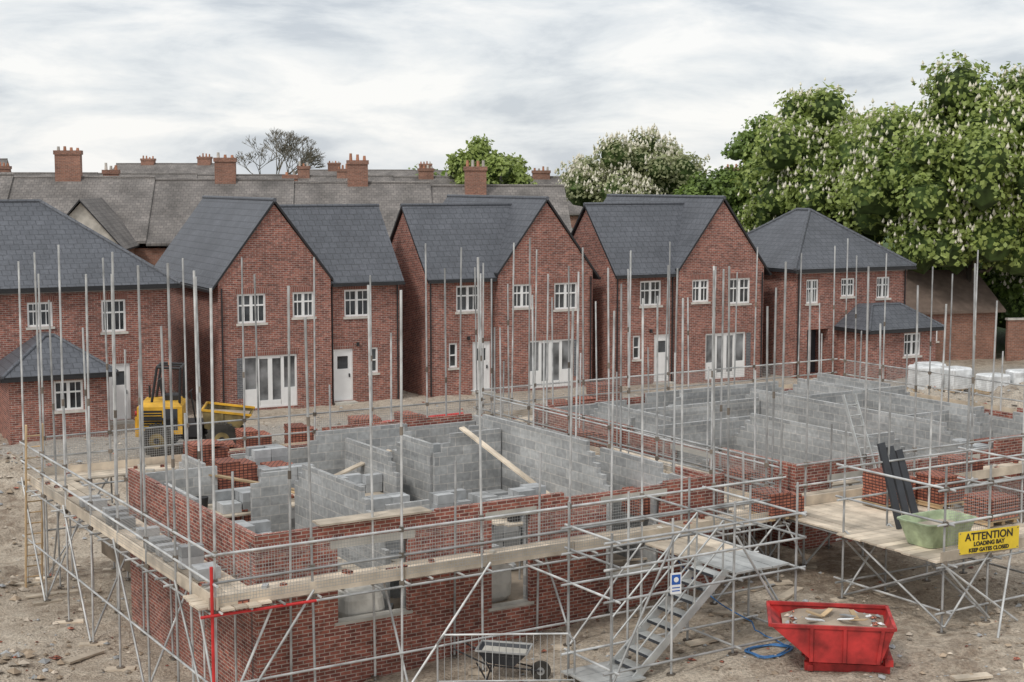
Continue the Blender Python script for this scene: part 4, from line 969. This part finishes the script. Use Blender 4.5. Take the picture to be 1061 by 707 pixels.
for (x,y) in ((-8,28),(-9.5,31),(-12,36),(-6.8,26.8),(3,25.8),(9.5,27),(8,26.3),(3.5,29),(-12.5,30),(11,29),(5.8,31.6),(12,28.6),(-7.6,25.6),(-9,27),(4.3,31)):
    a=random.uniform(-1,1); p=Vector((x,y,gh(x,y)+.04)); L=random.uniform(.6,1.6); e=Vector((x+math.cos(a)*L,y+math.sin(a)*L,0)); e.z=gz(e)+.04; mb.beam(p,e,.22,.045,'board')
mb.build('loose_planks')
mb=MB(); mb.tube((-5.5,52.5,.35),(-1.8,54.3,.5),.05,'redsteel',8); mb.build('red_pipe')
mb=MB()
for i in range(2): mb.beam((-19.3+i*.8,49,0),(-19.7+i*.8,49.8,1.9),.2,.04,'timber')
mb.build('leaning_planks')
# ---------------- world, sun, camera ----------------
w=bpy.data.worlds.new('World'); sc.world=w; w.use_nodes=True; nt=w.node_tree; bg=nt.nodes['Background']
sky=N(nt,'ShaderNodeTexSky'); sky.sky_type='NISHITA'; sky.sun_disc=False
EL,AZ=math.radians(48),math.radians(215)
sky.sun_elevation=EL; sky.sun_rotation=AZ
tc=N(nt,'ShaderNodeTexCoord'); mp=N(nt,'ShaderNodeMapping'); mp.inputs['Scale'].default_value=(3.8,3.8,13); mp.inputs['Location'].default_value=(1.7,.4,.3)
nt.links.new(tc.outputs['Generated'],mp.inputs['Vector'])
n1=N(nt,'ShaderNodeTexNoise'); n1.inputs['Scale'].default_value=2.0; n1.inputs['Detail'].default_value=9; n1.inputs['Roughness'].default_value=.58; n1.inputs['Distortion'].default_value=.3
nt.links.new(mp.outputs[0],n1.inputs['Vector'])
cr=N(nt,'ShaderNodeValToRGB'); e=cr.color_ramp.elements
e[0].position=.36; e[0].color=(.68,.725,.78,1); e[1].position=.60; e[1].color=(1.1,1.09,1.07,1); x=e.new(.47); x.color=(.89,.92,.945,1)
nt.links.new(n1.outputs['Fac'],cr.inputs[0])
vm=N(nt,'ShaderNodeVectorMath',operation='SCALE'); vm.inputs['Scale'].default_value=9.3; nt.links.new(cr.outputs[0],vm.inputs[0])
mx=N(nt,'ShaderNodeMix',data_type='RGBA'); mx.inputs[0].default_value=.9
nt.links.new(sky.outputs[0],mx.inputs[6]); nt.links.new(vm.outputs[0],mx.inputs[7]); nt.links.new(mx.outputs[2],bg.inputs['Color']); bg.inputs['Strength'].default_value=.1
sl=bpy.data.lights.new('sun','SUN'); sl.energy=1.5; sl.angle=math.radians(10); sl.color=(1,.96,.9)
so=bpy.data.objects.new('sun',sl); sc.collection.objects.link(so)
sd=Vector((math.sin(AZ)*math.cos(EL),math.cos(AZ)*math.cos(EL),math.sin(EL)))
so.rotation_euler=sd.to_track_quat('Z','Y').to_euler()
cam=bpy.data.cameras.new('camera'); co=bpy.data.objects.new('camera',cam); sc.collection.objects.link(co)
cam.lens=1549/1061*36; cam.sensor_width=36; cam.clip_end=6000; cam.clip_start=.5
co.location=(0,0,9); co.rotation_euler=(math.radians(90-6.13),0,0); sc.camera=co
